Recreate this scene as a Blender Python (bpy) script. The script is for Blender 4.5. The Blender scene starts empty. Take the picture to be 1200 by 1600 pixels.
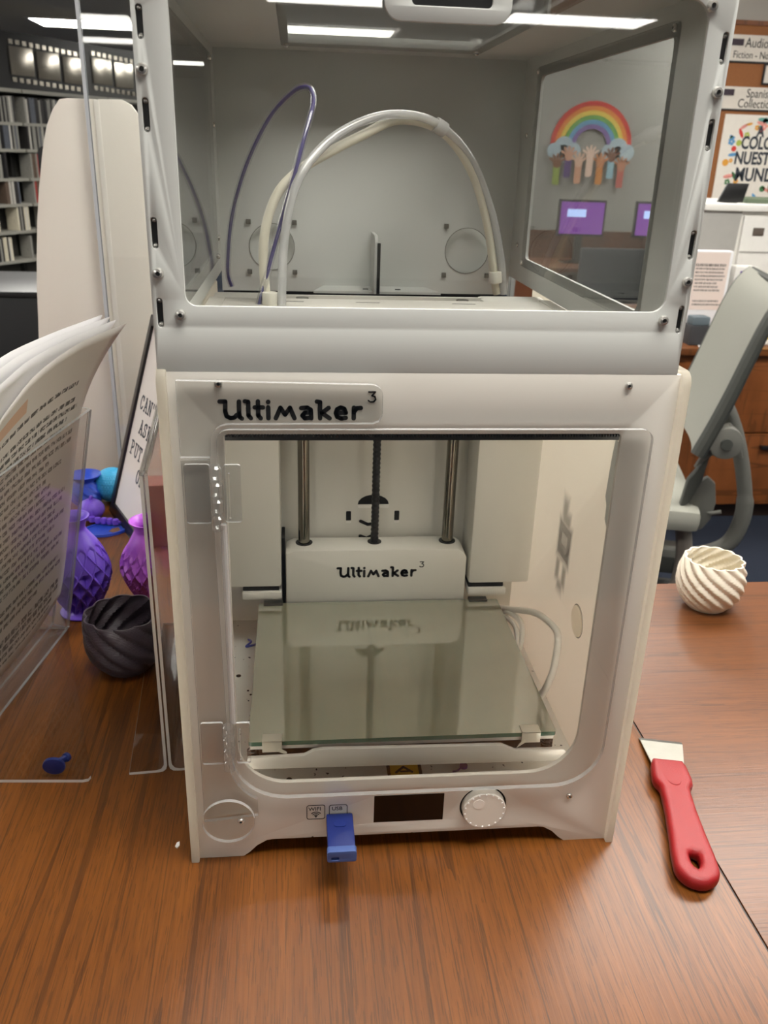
import bpy, bmesh, math, random
from mathutils import Vector, Matrix
random.seed(7)
C = bpy.context.scene.collection
SC = bpy.context.scene
T = 0.889                      # counter height (m); all mm coordinates below are relative to the counter top

# ------------------------------------------------------------------ camera, world, exposure
cam_d = bpy.data.cameras.new('camera'); cam = bpy.data.objects.new('camera', cam_d); C.objects.link(cam)
cam_d.sensor_fit = 'VERTICAL'; cam_d.sensor_height = 36.0; cam_d.lens = 36.0 * 1334.57 / 1600.0
cam_d.clip_start = 0.02; cam_d.clip_end = 60
_r = Vector((0.99495, -0.09579, 0.02995)); _d = Vector((-0.00972, -0.38899, -0.92119)); _f = Vector((0.09989, 0.91625, -0.38796))
_m = Matrix((_r, -_d, -_f)).transposed().to_4x4(); _m.translation = Vector((-0.08488, -0.52747, 0.51953 + T))
cam.matrix_world = _m
cam_d.dof.use_dof = True; cam_d.dof.focus_distance = 0.66; cam_d.dof.aperture_fstop = 16
SC.camera = cam
SC.view_settings.view_transform = 'Standard'; SC.view_settings.look = 'None'
SC.view_settings.gamma = 1.0; SC.view_settings.use_curve_mapping = False
SC.view_settings.exposure = 0.22
SC.cycles.transparent_max_bounces = 24; SC.cycles.max_bounces = 9
SC.cycles.sample_clamp_indirect = 4.0; SC.cycles.caustics_reflective = False; SC.cycles.caustics_refractive = False
w = bpy.data.worlds.new('world'); SC.world = w; w.use_nodes = True
w.node_tree.nodes['Background'].inputs[0].default_value = (0.9, 0.95, 1.0, 1); w.node_tree.nodes['Background'].inputs[1].default_value = 0.05
LAMP_STRENGTH = 15.0
CEIL = 1561.0                  # ceiling height above the counter, mm

# ------------------------------------------------------------------ materials
def lin(c):
    return tuple(((x / 255) / 12.92 if x <= 10.3 else (((x / 255) + 0.055) / 1.055) ** 2.4) for x in c)
class NG:
    def __init__(s, nt): s.nt = nt
    def n(s, t, **k):
        nd = s.nt.nodes.new(t)
        for a, b in k.items(): setattr(nd, a, b)
        return nd
    def put(s, sock, v):
        if v is None: return
        if hasattr(v, 'is_linked') or hasattr(v, 'links'): s.nt.links.new(v, sock)
        else: sock.default_value = v
    def m(s, op, a, b=None, c=None):
        nd = s.n('ShaderNodeMath', operation=op)
        for i, v in enumerate((a, b, c)): s.put(nd.inputs[i], v)
        return nd.outputs[0]
    def mix(s, f, a, b):
        nd = s.n('ShaderNodeMix', data_type='RGBA')
        s.put(nd.inputs[0], f); s.put(nd.inputs[6], a); s.put(nd.inputs[7], b); return nd.outputs[2]
    def noise(s, vec, scale, detail=3, rough=.5):
        nd = s.n('ShaderNodeTexNoise'); s.put(nd.inputs['Vector'], vec)
        nd.inputs['Scale'].default_value = scale; nd.inputs['Detail'].default_value = detail; nd.inputs['Roughness'].default_value = rough
        return nd.outputs[0]
    def ramp(s, f, stops):
        nd = s.n('ShaderNodeValToRGB'); s.put(nd.inputs[0], f); e = nd.color_ramp.elements
        while len(e) < len(stops): e.new(.5)
        for i, (p, c) in enumerate(stops): e[i].position = p; e[i].color = c
        return nd.outputs[0]
def c4(c): return (*lin(c), 1)
def new_mat(name):
    m = bpy.data.materials.new(name); m.use_nodes = True
    nt = m.node_tree; b = nt.nodes['Principled BSDF']; return m, NG(nt), b
def M(name, col, rough=.5, metal=0., var=.06, scale=30., bump=0., bscale=400., spec=.5, coat=0., emit=None):
    m, g, b = new_mat(name)
    tc = g.n('ShaderNodeTexCoord').outputs['Object']
    n = g.noise(tc, scale, 3)
    a = lin(col); lo = tuple(x * (1 - var) for x in a) + (1,); hi = tuple(min(1, x * (1 + var)) for x in a) + (1,)
    g.put(b.inputs['Base Color'], g.mix(n, lo, hi))
    b.inputs['Roughness'].default_value = rough; b.inputs['Metallic'].default_value = metal
    b.inputs['Specular IOR Level'].default_value = spec; b.inputs['Coat Weight'].default_value = coat
    if bump:
        bn = g.n('ShaderNodeBump'); bn.inputs['Strength'].default_value = bump; bn.inputs['Distance'].default_value = .0005
        g.put(bn.inputs['Height'], g.noise(tc, bscale, 2)); g.put(b.inputs['Normal'], bn.outputs[0])
    if emit:
        b.inputs['Emission Color'].default_value = (*lin(emit[0]), 1); b.inputs['Emission Strength'].default_value = emit[1]
    m.diffuse_color = (*a, 1)
    return m
def acrylic(name, tint=(0.97, 0.975, 0.97), f0=.045, haze=0., rough=.015, graze=1.0):
    m = bpy.data.materials.new(name); m.use_nodes = True; nt = m.node_tree; g = NG(nt)
    nt.nodes.clear(); out = g.n('ShaderNodeOutputMaterial')
    lw = g.n('ShaderNodeLayerWeight'); lw.inputs[0].default_value = .5
    fac = g.m('ADD', g.m('MULTIPLY', g.m('POWER', lw.outputs['Facing'], 5.0), (1 - f0) * graze), f0)
    tr = g.n('ShaderNodeBsdfTransparent'); tr.inputs[0].default_value = (*tint, 1)
    gl = g.n('ShaderNodeBsdfGlossy'); gl.inputs['Roughness'].default_value = rough
    base = tr.outputs[0]
    if haze:
        df = g.n('ShaderNodeBsdfDiffuse'); df.inputs[0].default_value = (.8, .8, .79, 1)
        mx = g.n('ShaderNodeMixShader'); mx.inputs[0].default_value = haze
        nt.links.new(base, mx.inputs[1]); nt.links.new(df.outputs[0], mx.inputs[2]); base = mx.outputs[0]
    ms = g.n('ShaderNodeMixShader'); g.put(ms.inputs[0], fac)
    nt.links.new(base, ms.inputs[1]); nt.links.new(gl.outputs[0], ms.inputs[2]); nt.links.new(ms.outputs[0], out.inputs[0])
    return m
def wood(name, along, dark=(64, 32, 8), mid=(108, 61, 16), light=(134, 79, 26)):
    m, g, b = new_mat(name)
    tc = g.n('ShaderNodeTexCoord').outputs['Object']
    def mp(sx, sy):
        nd = g.n('ShaderNodeMapping'); g.put(nd.inputs[0], tc)
        nd.inputs['Scale'].default_value = (sx, sy, 4) if along == 'y' else (sy, sx, 4); return nd.outputs[0]
    big = g.noise(mp(9, .9), 1.0, 4, .6); mid_n = g.noise(mp(70, 3), 1.0, 5, .65); fine = g.noise(mp(520, 16), 1.0, 2, .5)
    pores = g.noise(mp(900, 40), 1.0, 1, .5)
    f = g.m('ADD', g.m('MULTIPLY', big, .35), g.m('ADD', g.m('MULTIPLY', mid_n, .33), g.m('MULTIPLY', fine, .32)))
    col = g.ramp(f, [(.28, c4(dark)), (.5, c4(mid)), (.74, c4(light))])
    pf = g.m('MULTIPLY', g.m('GREATER_THAN', pores, .60), .35)
    g.put(b.inputs['Base Color'], g.mix(pf, col, c4(tuple(x * .6 for x in dark))))
    sx = g.n('ShaderNodeSeparateXYZ'); g.put(sx.inputs[0], tc); across = sx.outputs[0] if along == 'y' else sx.outputs[1]
    ph = g.m('ADD', g.m('MULTIPLY', across, 34.0), g.m('ADD', g.m('MULTIPLY', g.noise(mp(16, .25), 1.0, 3, .6), 9.0), g.m('MULTIPLY', g.noise(mp(4, 1.1), 1.0, 1, .4), 3.0)))
    ln = g.m('LESS_THAN', g.m('ABSOLUTE', g.m('SUBTRACT', g.m('FRACT', ph), .5)), g.m('MULTIPLY', g.m('SUBTRACT', g.noise(mp(24, 3.5), 1.0, 3), .28), .18))
    cc = b.inputs['Base Color'].links[0].from_socket; g.put(b.inputs['Base Color'], g.mix(g.m('MULTIPLY', ln, .42), cc, c4(tuple(x * .5 for x in dark))))
    b.inputs['Roughness'].default_value = .34; b.inputs['Specular IOR Level'].default_value = .55
    bn = g.n('ShaderNodeBump'); bn.inputs['Strength'].default_value = .25; bn.inputs['Distance'].default_value = .0004
    g.put(bn.inputs['Height'], fine); g.put(b.inputs['Normal'], bn.outputs[0])
    return m
def printed(name, col, rough=.4, layer=.0009, strength=.6, var=.04, sss=0):
    m = M(name, col, rough, var=var)
    nt = m.node_tree; g = NG(nt); b = nt.nodes['Principled BSDF']
    tc = g.n('ShaderNodeTexCoord').outputs['Object']; sp = g.n('ShaderNodeSeparateXYZ'); g.put(sp.inputs[0], tc)
    h = g.m('SINE', g.m('MULTIPLY', sp.outputs[2], 2 * math.pi / layer))
    bn = g.n('ShaderNodeBump'); bn.inputs['Strength'].default_value = strength; bn.inputs['Distance'].default_value = .0003
    g.put(bn.inputs['Height'], h); g.put(b.inputs['Normal'], bn.outputs[0])
    if sss:
        b.inputs['Subsurface Weight'].default_value = sss; b.inputs['Subsurface Radius'].default_value = (.004, .004, .004)
    return m
def paper_text(name, lines, paper=(228, 225, 220), seed=0., orange=False):
    m, g, b = new_mat(name)
    uv = g.n('ShaderNodeTexCoord').outputs['UV']; sp = g.n('ShaderNodeSeparateXYZ'); g.put(sp.inputs[0], uv)
    U, V = sp.outputs[0], sp.outputs[1]
    vl = g.m('MULTIPLY', V, lines); fl = g.m('FLOOR', vl); fr = g.m('FRACT', vl)
    def wn(a, b_):
        cv = g.n('ShaderNodeCombineXYZ'); g.put(cv.inputs[0], a); g.put(cv.inputs[1], b_); cv.inputs[2].default_value = seed
        nd = g.n('ShaderNodeTexWhiteNoise'); nd.noise_dimensions = '3D'; g.put(nd.inputs[0], cv.outputs[0]); return nd.outputs[0]
    r1 = wn(fl, 3.3); r2 = wn(fl, 8.7)
    present = g.m('GREATER_THAN', r1, .1); head = g.m('LESS_THAN', r1, .2)
    right = g.m('SUBTRACT', .93, g.m('MULTIPLY', g.m('MULTIPLY', r2, r2), .3)); 
    inm = g.m('MULTIPLY', g.m('GREATER_THAN', U, .07), g.m('LESS_THAN', U, right))
    inv = g.m('MULTIPLY', g.m('GREATER_THAN', V, .04), g.m('LESS_THAN', V, .86))
    ws = g.m('ADD', g.m('MULTIPLY', U, 17), g.m('MULTIPLY', r2, 9)); wsn = g.m('FRACT', g.m('ADD', ws, g.m('MULTIPLY', wn(g.m('FLOOR', ws), fl), .35)))
    word = g.m('GREATER_THAN', wsn, .17)
    let = wn(g.m('FLOOR', g.m('MULTIPLY', U, 110)), g.m('FLOOR', g.m('MULTIPLY', vl, 5)))
    letm = g.m('ADD', g.m('MULTIPLY', g.m('GREATER_THAN', let, .3), .65), .35)
    thick = g.m('ADD', .26, g.m('MULTIPLY', head, .12))
    band = g.m('LESS_THAN', g.m('ABSOLUTE', g.m('SUBTRACT', fr, .5)), thick)
    ink = present
    for x in (inm, inv, word, letm, band): ink = g.m('MULTIPLY', ink, x)
    col = g.mix(g.m('MULTIPLY', ink, .85), c4(paper), c4((38, 34, 34)))
    if orange:
        om = g.m('MULTIPLY', g.m('LESS_THAN', U, .42), g.m('MULTIPLY', g.m('GREATER_THAN', V, .88), g.m('LESS_THAN', V, .93)))
        col = g.mix(g.m('MULTIPLY', om, .55), col, c4((214, 150, 84)))
    g.put(b.inputs['Base Color'], col); b.inputs['Roughness'].default_value = .75
    return m

WHITE = M('printer_white', (226, 222, 213), .34, var=.02, scale=8)
INNER = M('printer_inner_white', (226, 224, 216), .42, var=.03, scale=12)
HOODW = M('hood_white', (206, 208, 204), .45, var=.02, scale=8)
FROST = M('frosted_side', (222, 220, 212), .25, var=.02)
SIDE, _g, _b = new_mat('translucent_side')      # milky side panels that let lamp light through
_b.inputs['Base Color'].default_value = c4((232, 229, 220)); _b.inputs['Roughness'].default_value = .3
_t = _g.n('ShaderNodeBsdfTranslucent'); _t.inputs[0].default_value = c4((240, 236, 226)); _x = _g.n('ShaderNodeMixShader'); _x.inputs[0].default_value = .85
SIDE.node_tree.links.new(_b.outputs[0], _x.inputs[1]); SIDE.node_tree.links.new(_t.outputs[0], _x.inputs[2]); SIDE.node_tree.links.new(_x.outputs[0], SIDE.node_tree.nodes['Material Output'].inputs[0])
BLACK = M('black_plastic', (20, 20, 21), .4)
DARK = M('gap_shade', (9, 9, 10), .8)  # near-black standing in for the shade inside gaps and holes
INK = M('black_print', (22, 21, 22), .5)
STEEL = M('steel', (190, 188, 182), .22, 1., var=.05)
NICKEL = M('screw_nickel', (214, 212, 206), .25, .75)
ALU = M('brushed_alu', (196, 194, 188), .4, .3, var=.05)
CLEAR = acrylic('clear_acrylic', (.965, .97, .965))
CLEAR2 = acrylic('clear_acrylic_door', (.975, .975, .965), f0=.05)
PANE = acrylic('hood_pane', (.95, .955, .95), f0=.055)
HINGE = acrylic('hinge_clear', (.95, .955, .95), f0=.10, haze=.05, rough=.06)
ROOFP = acrylic('roof_pane', (.94, .94, .93), f0=.06, haze=.06, rough=.05)  # slight even diffuse haze mixed into the clear pane
HAZY = acrylic('hazy_acrylic', (.95, .95, .95), f0=.03, haze=.06, rough=.1, graze=.35)  # diffuse haze mixed in to imitate reflection on the pocket sheet
EDGE = acrylic('acrylic_edge', (.9, .91, .9), f0=.1, haze=.55, rough=.1)
EDGEW = acrylic('acrylic_bright_edge', (.95, .95, .95), f0=.15, haze=.85, rough=.1)
EDGED = acrylic('acrylic_dark_edge', (.35, .37, .40), f0=.2, haze=.35, rough=.1)
PAPERW = M('paper_white', (232, 231, 232), .8, var=.02)

# ------------------------------------------------------------------ mesh building (mm)
class MB:
    def __init__(s): s.v = []; s.f = []; s.mi = []; s.uv = None
    def add(s, v, f, m=0):
        o = len(s.v); s.v += [tuple(p) for p in v]; s.f += [tuple(i + o for i in q) for q in f]; s.mi += [m] * len(f); return s
    def box(s, x0, x1, y0, y1, z0, z1, m=0):
        v = [(x, y, z) for x in (x0, x1) for y in (y0, y1) for z in (z0, z1)]
        return s.add(v, [(0, 1, 3, 2), (4, 6, 7, 5), (0, 4, 5, 1), (2, 3, 7, 6), (0, 2, 6, 4), (1, 5, 7, 3)], m)
    def cyl(s, p0, p1, r, n=20, r2=None, m=0, caps=True):
        p0 = Vector(p0); p1 = Vector(p1); d = (p1 - p0).normalized(); r2 = r if r2 is None else r2
        a = d.orthogonal().normalized(); b = d.cross(a); v = []
        for p, q in ((p0, r), (p1, r2)):
            v += [p + (a * math.cos(2 * math.pi * i / n) + b * math.sin(2 * math.pi * i / n)) * q for i in range(n)]
        f = [(i, (i + 1) % n, n + (i + 1) % n, n + i) for i in range(n)]
        if caps: f += [tuple(range(n))[::-1], tuple(range(n, 2 * n))]
        return s.add(v, f, m)
    def tube(s, pts, r, n=10, m=0, sub=6, flat=None):
        P = spline(pts, sub) if sub else [Vector(p) for p in pts]
        t0 = (P[1] - P[0]).normalized(); a = t0.orthogonal().normalized(); v = []; N = len(P)
        for k, p in enumerate(P):
            t = (P[min(k + 1, N - 1)] - P[max(k - 1, 0)]).normalized()
            a = (a - t * a.dot(t)).normalized(); b = t.cross(a); rr = r(k / (N - 1)) if callable(r) else r
            v += [p + (a * math.cos(2 * math.pi * i / n) + b * math.sin(2 * math.pi * i / n)) * rr for i in range(n)]
        f = [(k * n + i, k * n + (i + 1) % n, (k + 1) * n + (i + 1) % n, (k + 1) * n + i) for k in range(N - 1) for i in range(n)]
        f += [tuple(range(n))[::-1], tuple(range((N - 1) * n, N * n))]
        return s.add(v, f, m)
    def lathe(s, prof, n=32, c=(0, 0, 0), m=0, fn=None, closed=False):
        v = []
        for k, (r, z) in enumerate(prof):
            for i in range(n):
                th = 2 * math.pi * i / n; q = fn(r, z, th, k) if fn else r
                v.append((c[0] + q * math.cos(th), c[1] + q * math.sin(th), c[2] + z))
        K = len(prof)
        f = [(k * n + i, k * n + (i + 1) % n, ((k + 1) % K) * n + (i + 1) % n, ((k + 1) % K) * n + i) for k in range(K if closed else K - 1) for i in range(n)]
        if not closed: f += [tuple(range(n))[::-1], tuple(range((K - 1) * n, K * n))]
        return s.add(v, f, m)
    def prism(s, poly, mp, w0, w1, m=0):
        n = len(poly); v = [mp(u, q, w0) for u, q in poly] + [mp(u, q, w1) for u, q in poly]
        f = [tuple(range(n))[::-1], tuple(range(n, 2 * n))] + [(i, (i + 1) % n, n + (i + 1) % n, n + i) for i in range(n)]
        return s.add(v, f, m)
    def stroke(s, pts, wd, mp, w0, w1, m=0, cap=True):      # flat rounded-end pen stroke
        for (a, b) in zip(pts[:-1], pts[1:]):
            d = Vector((b[0] - a[0], b[1] - a[1])); L = d.length
            if L < 1e-6: continue
            d /= L; ang = math.atan2(d.y, d.x); h = wd / 2; poly = []
            k = 6 if cap else 1
            if cap:
                poly = [(b[0] + h * math.cos(ang - math.pi / 2 + math.pi * i / k), b[1] + h * math.sin(ang - math.pi / 2 + math.pi * i / k)) for i in range(k + 1)]
                poly += [(a[0] + h * math.cos(ang + math.pi / 2 + math.pi * i / k), a[1] + h * math.sin(ang + math.pi / 2 + math.pi * i / k)) for i in range(k + 1)]
            else:
                nx, ny = -d.y * h, d.x * h; poly = [(a[0] - nx, a[1] - ny), (b[0] - nx, b[1] - ny), (b[0] + nx, b[1] + ny), (a[0] + nx, a[1] + ny)]
            s.prism(poly, mp, w0, w1, m)
        return s
def spline(pts, sub):
    P = [Vector(p) for p in pts]; out = []
    for i in range(len(P) - 1):
        p0 = P[max(i - 1, 0)]; p1 = P[i]; p2 = P[i + 1]; p3 = P[min(i + 2, len(P) - 1)]
        for k in range(sub):
            t = k / sub
            out.append(.5 * ((2 * p1) + (p2 - p0) * t + (2 * p0 - 5 * p1 + 4 * p2 - p3) * t * t + (3 * p1 - p0 - 3 * p2 + p3) * t ** 3))
    return out + [P[-1]]
def rrect(x0, y0, x1, y1, r, n=6):
    if not isinstance(r, (tuple, list)): r = (r,) * 4
    out = []
    for (cx, cy, a0, q) in ((x0 + r[0], y0 + r[0], 180, r[0]), (x1 - r[1], y0 + r[1], 270, r[1]), (x1 - r[2], y1 - r[2], 0, r[2]), (x0 + r[3], y1 - r[3], 90, r[3])):
        for i in range(n + 1):
            a = math.radians(a0 + 90 * i / n); out.append((cx + q * math.cos(a), cy + q * math.sin(a)))
    return out
def circ(cx, cy, r, n=32): return [(cx + r * math.cos(2 * math.pi * i / n), cy + r * math.sin(2 * math.pi * i / n)) for i in range(n)]
def curve_mesh(loops, t, bevel=0., bres=1):
    cu = bpy.data.curves.new('tmp', 'CURVE'); cu.dimensions = '2D'; cu.fill_mode = 'BOTH'; cu.extrude = max(t / 2 - bevel, 1e-4); cu.bevel_depth = bevel; cu.bevel_resolution = bres
    for L in loops:
        sp = cu.splines.new('POLY'); sp.points.add(len(L) - 1); sp.use_cyclic_u = True
        for i, (x, y) in enumerate(L): sp.points[i].co = (x, y, 0, 1)
    o = bpy.data.objects.new('tmp', cu); me = bpy.data.meshes.new_from_object(o)
    v = [tuple(p.co) for p in me.vertices]; f = [tuple(p.vertices) for p in me.polygons]
    bpy.data.objects.remove(o); bpy.data.curves.remove(cu); bpy.data.meshes.remove(me)
    return v, f
def plate(outline, holes, t, mp, edge=None, mb=None, m=0, bevel=0., bres=1):
    """flat plate with holes; mp(u,v,w), w from 0 to t; faces of the rim get material index `edge`"""
    mb = mb or MB(); v, f = curve_mesh([outline] + list(holes), t, bevel, bres)
    o = len(mb.v); mb.v += [tuple(mp(x, y, z + t / 2)) for x, y, z in v]
    for q in f:
        zs = [v[i][2] for i in q]; mb.f.append(tuple(i + o for i in q)); mb.mi.append(edge if (edge is not None and max(zs) - min(zs) > t * .3) else m)
    return mb
def text_mb(s, size, mp, t=.2, mb=None, bold=0., align='LEFT', spacing=1.0, sx=1.0, shear=0.):
    mb = mb or MB(); cu = bpy.data.curves.new('tmp', 'FONT'); cu.body = s; cu.size = size; cu.extrude = t / 2; cu.offset = bold; cu.align_x = align; cu.space_character = spacing; cu.resolution_u = 3; cu.shear = shear
    o = bpy.data.objects.new('tmp', cu); me = bpy.data.meshes.new_from_object(o)
    mb.add([tuple(mp(p.co.x * sx, p.co.y, p.co.z)) for p in me.vertices], [tuple(p.vertices) for p in me.polygons])
    bpy.data.objects.remove(o); bpy.data.curves.remove(cu); bpy.data.meshes.remove(me); return mb
def XZ(y0, x0=0, z0=0, s=-1): return lambda u, v, w: (x0 + u, y0 + s * w, z0 + v)     # plate facing -y; w grows to the viewer
def XY(z0): return lambda u, v, w: (u, v, z0 + w)
def YZ(x0): return lambda u, v, w: (x0 + w, u, v)

ORG = {}
def reg(o, loc, rot): ORG[o.name] = (Vector(loc), rot)
def thing(name, label, cat, loc=(0, 0, 0), rotz=0., group=None, kind=None):
    o = bpy.data.objects.new(name, None); C.objects.link(o); o.empty_display_size = .05
    o.location = (loc[0] / 1000, loc[1] / 1000, loc[2] / 1000 + T); o.rotation_euler = (0, 0, rotz); reg(o, loc, rotz)
    tag(o, label, cat, group, kind); return o
def tag(o, label=None, cat=None, group=None, kind=None):
    if label: o['label'] = label
    if cat: o['category'] = cat
    if group: o['group'] = group
    if kind: o['kind'] = kind
    return o
def mesh_of(name, mb, mats, org=(Vector((0, 0, 0)), 0.), local=False, bevel=0., smooth=35., merge=True):
    loc, rot = org; me = bpy.data.meshes.new(name); R = Matrix.Rotation(-rot, 3, 'Z')
    vs = []
    for p in mb.v:
        p = Vector(p)
        if not local:
            p = p - loc
            if rot: p = R @ p
        vs.append(p / 1000)
    me.from_pydata(vs, [], mb.f)
    if not isinstance(mats, (list, tuple)): mats = [mats]
    for m in mats: me.materials.append(m)
    if len(mats) > 1: me.polygons.foreach_set('material_index', mb.mi)
    if mb.uv:
        ul = me.uv_layers.new(name='UVMap')
        for lp in me.loops: ul.data[lp.index].uv = mb.uv[lp.vertex_index]
    bm = bmesh.new(); bm.from_mesh(me)
    if merge and not mb.uv: bmesh.ops.remove_doubles(bm, verts=bm.verts, dist=1e-6)
    bmesh.ops.recalc_face_normals(bm, faces=bm.faces)
    if bevel:
        es = [e for e in bm.edges if len(e.link_faces) == 2 and e.calc_face_angle(0) > math.radians(40)]
        bmesh.ops.bevel(bm, geom=es, offset=bevel / 1000, segments=2, affect='EDGES', profile=.6, clamp_overlap=True)
    bm.to_mesh(me); bm.free()
    if smooth:
        me.shade_smooth(); me.set_sharp_from_angle(angle=math.radians(smooth))
    me.update(); return me
def mk(name, mb, mats, parent=None, local=False, bevel=0., smooth=35., label=None, cat=None, group=None, kind=None, loc=None, rotz=0.):
    """one mesh object; with a parent it is a part, otherwise a top-level thing standing at loc"""
    org = ORG[parent.name] if parent else (Vector(loc or (0, 0, 0)), rotz)
    o = bpy.data.objects.new(name, mesh_of(name, mb, mats, org, local, bevel, smooth)); C.objects.link(o)
    if parent: o.parent = parent; ORG[o.name] = org
    else:
        o.location = (org[0][0] / 1000, org[0][1] / 1000, org[0][2] / 1000 + T); o.rotation_euler = (0, 0, rotz); reg(o, org[0], rotz)
    return tag(o, label, cat, group, kind)
def inst(name, me, parent, loc, rot=(0, 0, 0), local=False):
    """a part that shares its mesh; loc in scene mm (or the parent's local mm)"""
    o = bpy.data.objects.new(name, me); C.objects.link(o); o.parent = parent
    L, r = ORG[parent.name]; p = Vector(loc)
    if not local: p = Matrix.Rotation(-r, 3, 'Z') @ (p - L)
    o.location = p / 1000; o.rotation_euler = rot; ORG[o.name] = (L, r); return o
def dup(root, loc, rotz=0., label=None, group=None):
    r = root.copy(); C.objects.link(r); r.location = (loc[0] / 1000, loc[1] / 1000, loc[2] / 1000 + T); r.rotation_euler = (0, 0, rotz)
    if label: r['label'] = label
    if group: r['group'] = group
    reg(r, loc, rotz)
    for ch in list(root.children):
        c = ch.copy(); C.objects.link(c); c.parent = r
        for q in ch.children:
            d = q.copy(); C.objects.link(d); d.parent = c
    return r

# ------------------------------------------------------------------ the room
FLOOR = -889.0
CARPET = M('carpet', (40, 45, 56), .95, var=.35, scale=260, bump=.6, bscale=700, spec=.1)
CEILM = M('ceiling_tile', (226, 219, 207), .9, var=.04, scale=60, bump=.3, bscale=300, spec=.1)
WALLM = M('wall_paint', (172, 168, 160), .8, var=.03, scale=5, spec=.2)
X0, X1, Y0, Y1 = -6000, 7000, -10000, 15500
def struct(name, mb, m, parent=None, label=None, **k):
    return mk(name, mb, m, parent, kind=None if parent else 'structure', label=label, **k)
struct('floor', MB().box(X0, X1, Y0, Y1, FLOOR - 40, FLOOR), CARPET, label='dark blue carpet floor', loc=(0, 0, FLOOR))
struct('ceiling', MB().box(X0, X1, Y0, Y1, CEIL, CEIL + 60), CEILM, label='taupe tiled ceiling', loc=(0, 0, CEIL))
struct('wall_back', MB().box(X0, X1, Y1, Y1 + 100, FLOOR, CEIL), WALLM, loc=(0, Y1, FLOOR))
struct('wall_front', MB().box(X0, X1, Y0 - 100, Y0, FLOOR, CEIL), WALLM, loc=(0, Y0, FLOOR))
struct('wall_left', MB().box(X0 - 100, X0, Y0, Y1, FLOOR, CEIL), WALLM, loc=(X0, 0, FLOOR))
struct('wall_right', MB().box(X1, X1 + 100, Y0, Y1, FLOOR, CEIL), WALLM, loc=(X1, 0, FLOOR))
struct('wall_partition', MB().box(2010, X1, 4030, 4150, FLOOR, CEIL), WALLM, loc=(4500, 4090, FLOOR))

# ceiling lights: recessed fluorescent panels
LAMPM = bpy.data.materials.new('lamp_diffuser'); LAMPM.use_nodes = True
_b = LAMPM.node_tree.nodes['Principled BSDF']; _b.inputs['Emission Color'].default_value = (1.0, .965, .90, 1); _b.inputs['Emission Strength'].default_value = LAMP_STRENGTH; _b.inputs['Base Color'].default_value = (.9, .9, .88, 1)
TRIM = M('lamp_trim', (225, 224, 220), .5)
def lamp0():
    t = thing('ceiling_light', 'recessed fluorescent ceiling light panel', 'ceiling light', (0, 0, CEIL), group='fluorescent ceiling light panels')
    mk('diffuser', MB().box(-580, 580, -280, 280, -14, -4), LAMPM, t, local=True)
    f = MB()
    for a in ((-610, 610, -310, -280), (-610, 610, 280, 310), (-610, -580, -280, 280), (580, 610, -280, 280)): f.box(*a, -18, 0)
    mk('frame', f, TRIM, t, local=True); return t
_l = lamp0(); _first = True
LIGHTS = [(330, -260), (600, 1150), (1850, 1150), (-2500, 430), (-2700, 2600), (3300, 750), (-3600, 750), (-2700, -3400), (2100, -4800), (-2700, -5200), (300, -6700),
          (850, 3200), (-1550, 4000), (3700, 3000), (-3900, 3600), (700, 5600), (-1500, 5600), (3100, 5400), (-3900, 6000), (260, 8600), (260, 9500), (-1900, 8900), (2900, 8900), (-2100, -6700), (-2100, -8500), (2200, -7200), (3650, 13200), (900, 13200), (-1500, 12600)]
for (lx, ly) in LIGHTS:
    if _first: _l.location = (lx / 1000, ly / 1000, CEIL / 1000 + T); _first = False; continue
    dup(_l, (lx, ly, CEIL))

# ------------------------------------------------------------------ the counter: two desks meeting at a seam
WOODY = wood('cherry_veneer_lengthwise', 'y'); WOODX = wood('cherry_veneer_crosswise', 'x', (96, 58, 36), (104, 60, 27), (126, 77, 40))
WOODD = wood('cherry_panel', 'x', (80, 44, 20), (122, 70, 34), (140, 84, 44))
SEAM = M('desk_edge_band', (38, 24, 16), .5)
d1 = thing('counter_desk', 'cherry veneer counter desk carrying the 3D printer', 'desk', (-500, 200, FLOOR))
mk('desktop', MB().box(-1500, 247, -420, 1350, -30, 0), WOODY, d1, bevel=.8)
mk('edge_band', MB().box(247, 248.4, -420, 1350, -30, -1), SEAM, d1)
mk('side_panel', MB().box(-1480, -1455, -380, 1320, FLOOR, -30), WOODD, d1); mk('side_panel', MB().box(200, 225, -380, 1320, FLOOR, -30), WOODD, d1)
mk('modesty_panel', MB().box(-1455, 200, 1250, 1275, FLOOR + 60, -30), WOODD, d1)
d2 = thing('counter_desk', 'cherry veneer desk with crosswise grain under the red scraper', 'desk', (700, 0, FLOOR))
mk('desktop', MB().box(249, 1250, -420, 445, -30, 0), WOODX, d2, bevel=.8)
mk('side_panel', MB().box(270, 295, -380, 420, FLOOR, -30), WOODD, d2); mk('side_panel', MB().box(1200, 1225, -380, 420, FLOOR, -30), WOODD, d2)

# ------------------------------------------------------------------ shared screw meshes
def screw_mesh(r, h=1.6):
    b = MB(); b.lathe([(r, 0), (r, h * .35), (r * .8, h * .85), (r * .42, h), (r * .36, h * .5)], 18, m=0)
    b.mi[-1] = 1
    return mesh_of('screw', b, [NICKEL, BLACK], local=True)
SCR = screw_mesh(3.3, 2.4); SCRS = screw_mesh(2.6, 1.8)
RX = (math.pi / 2, 0, 0)       # local +z to -y (towards the viewer)

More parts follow.
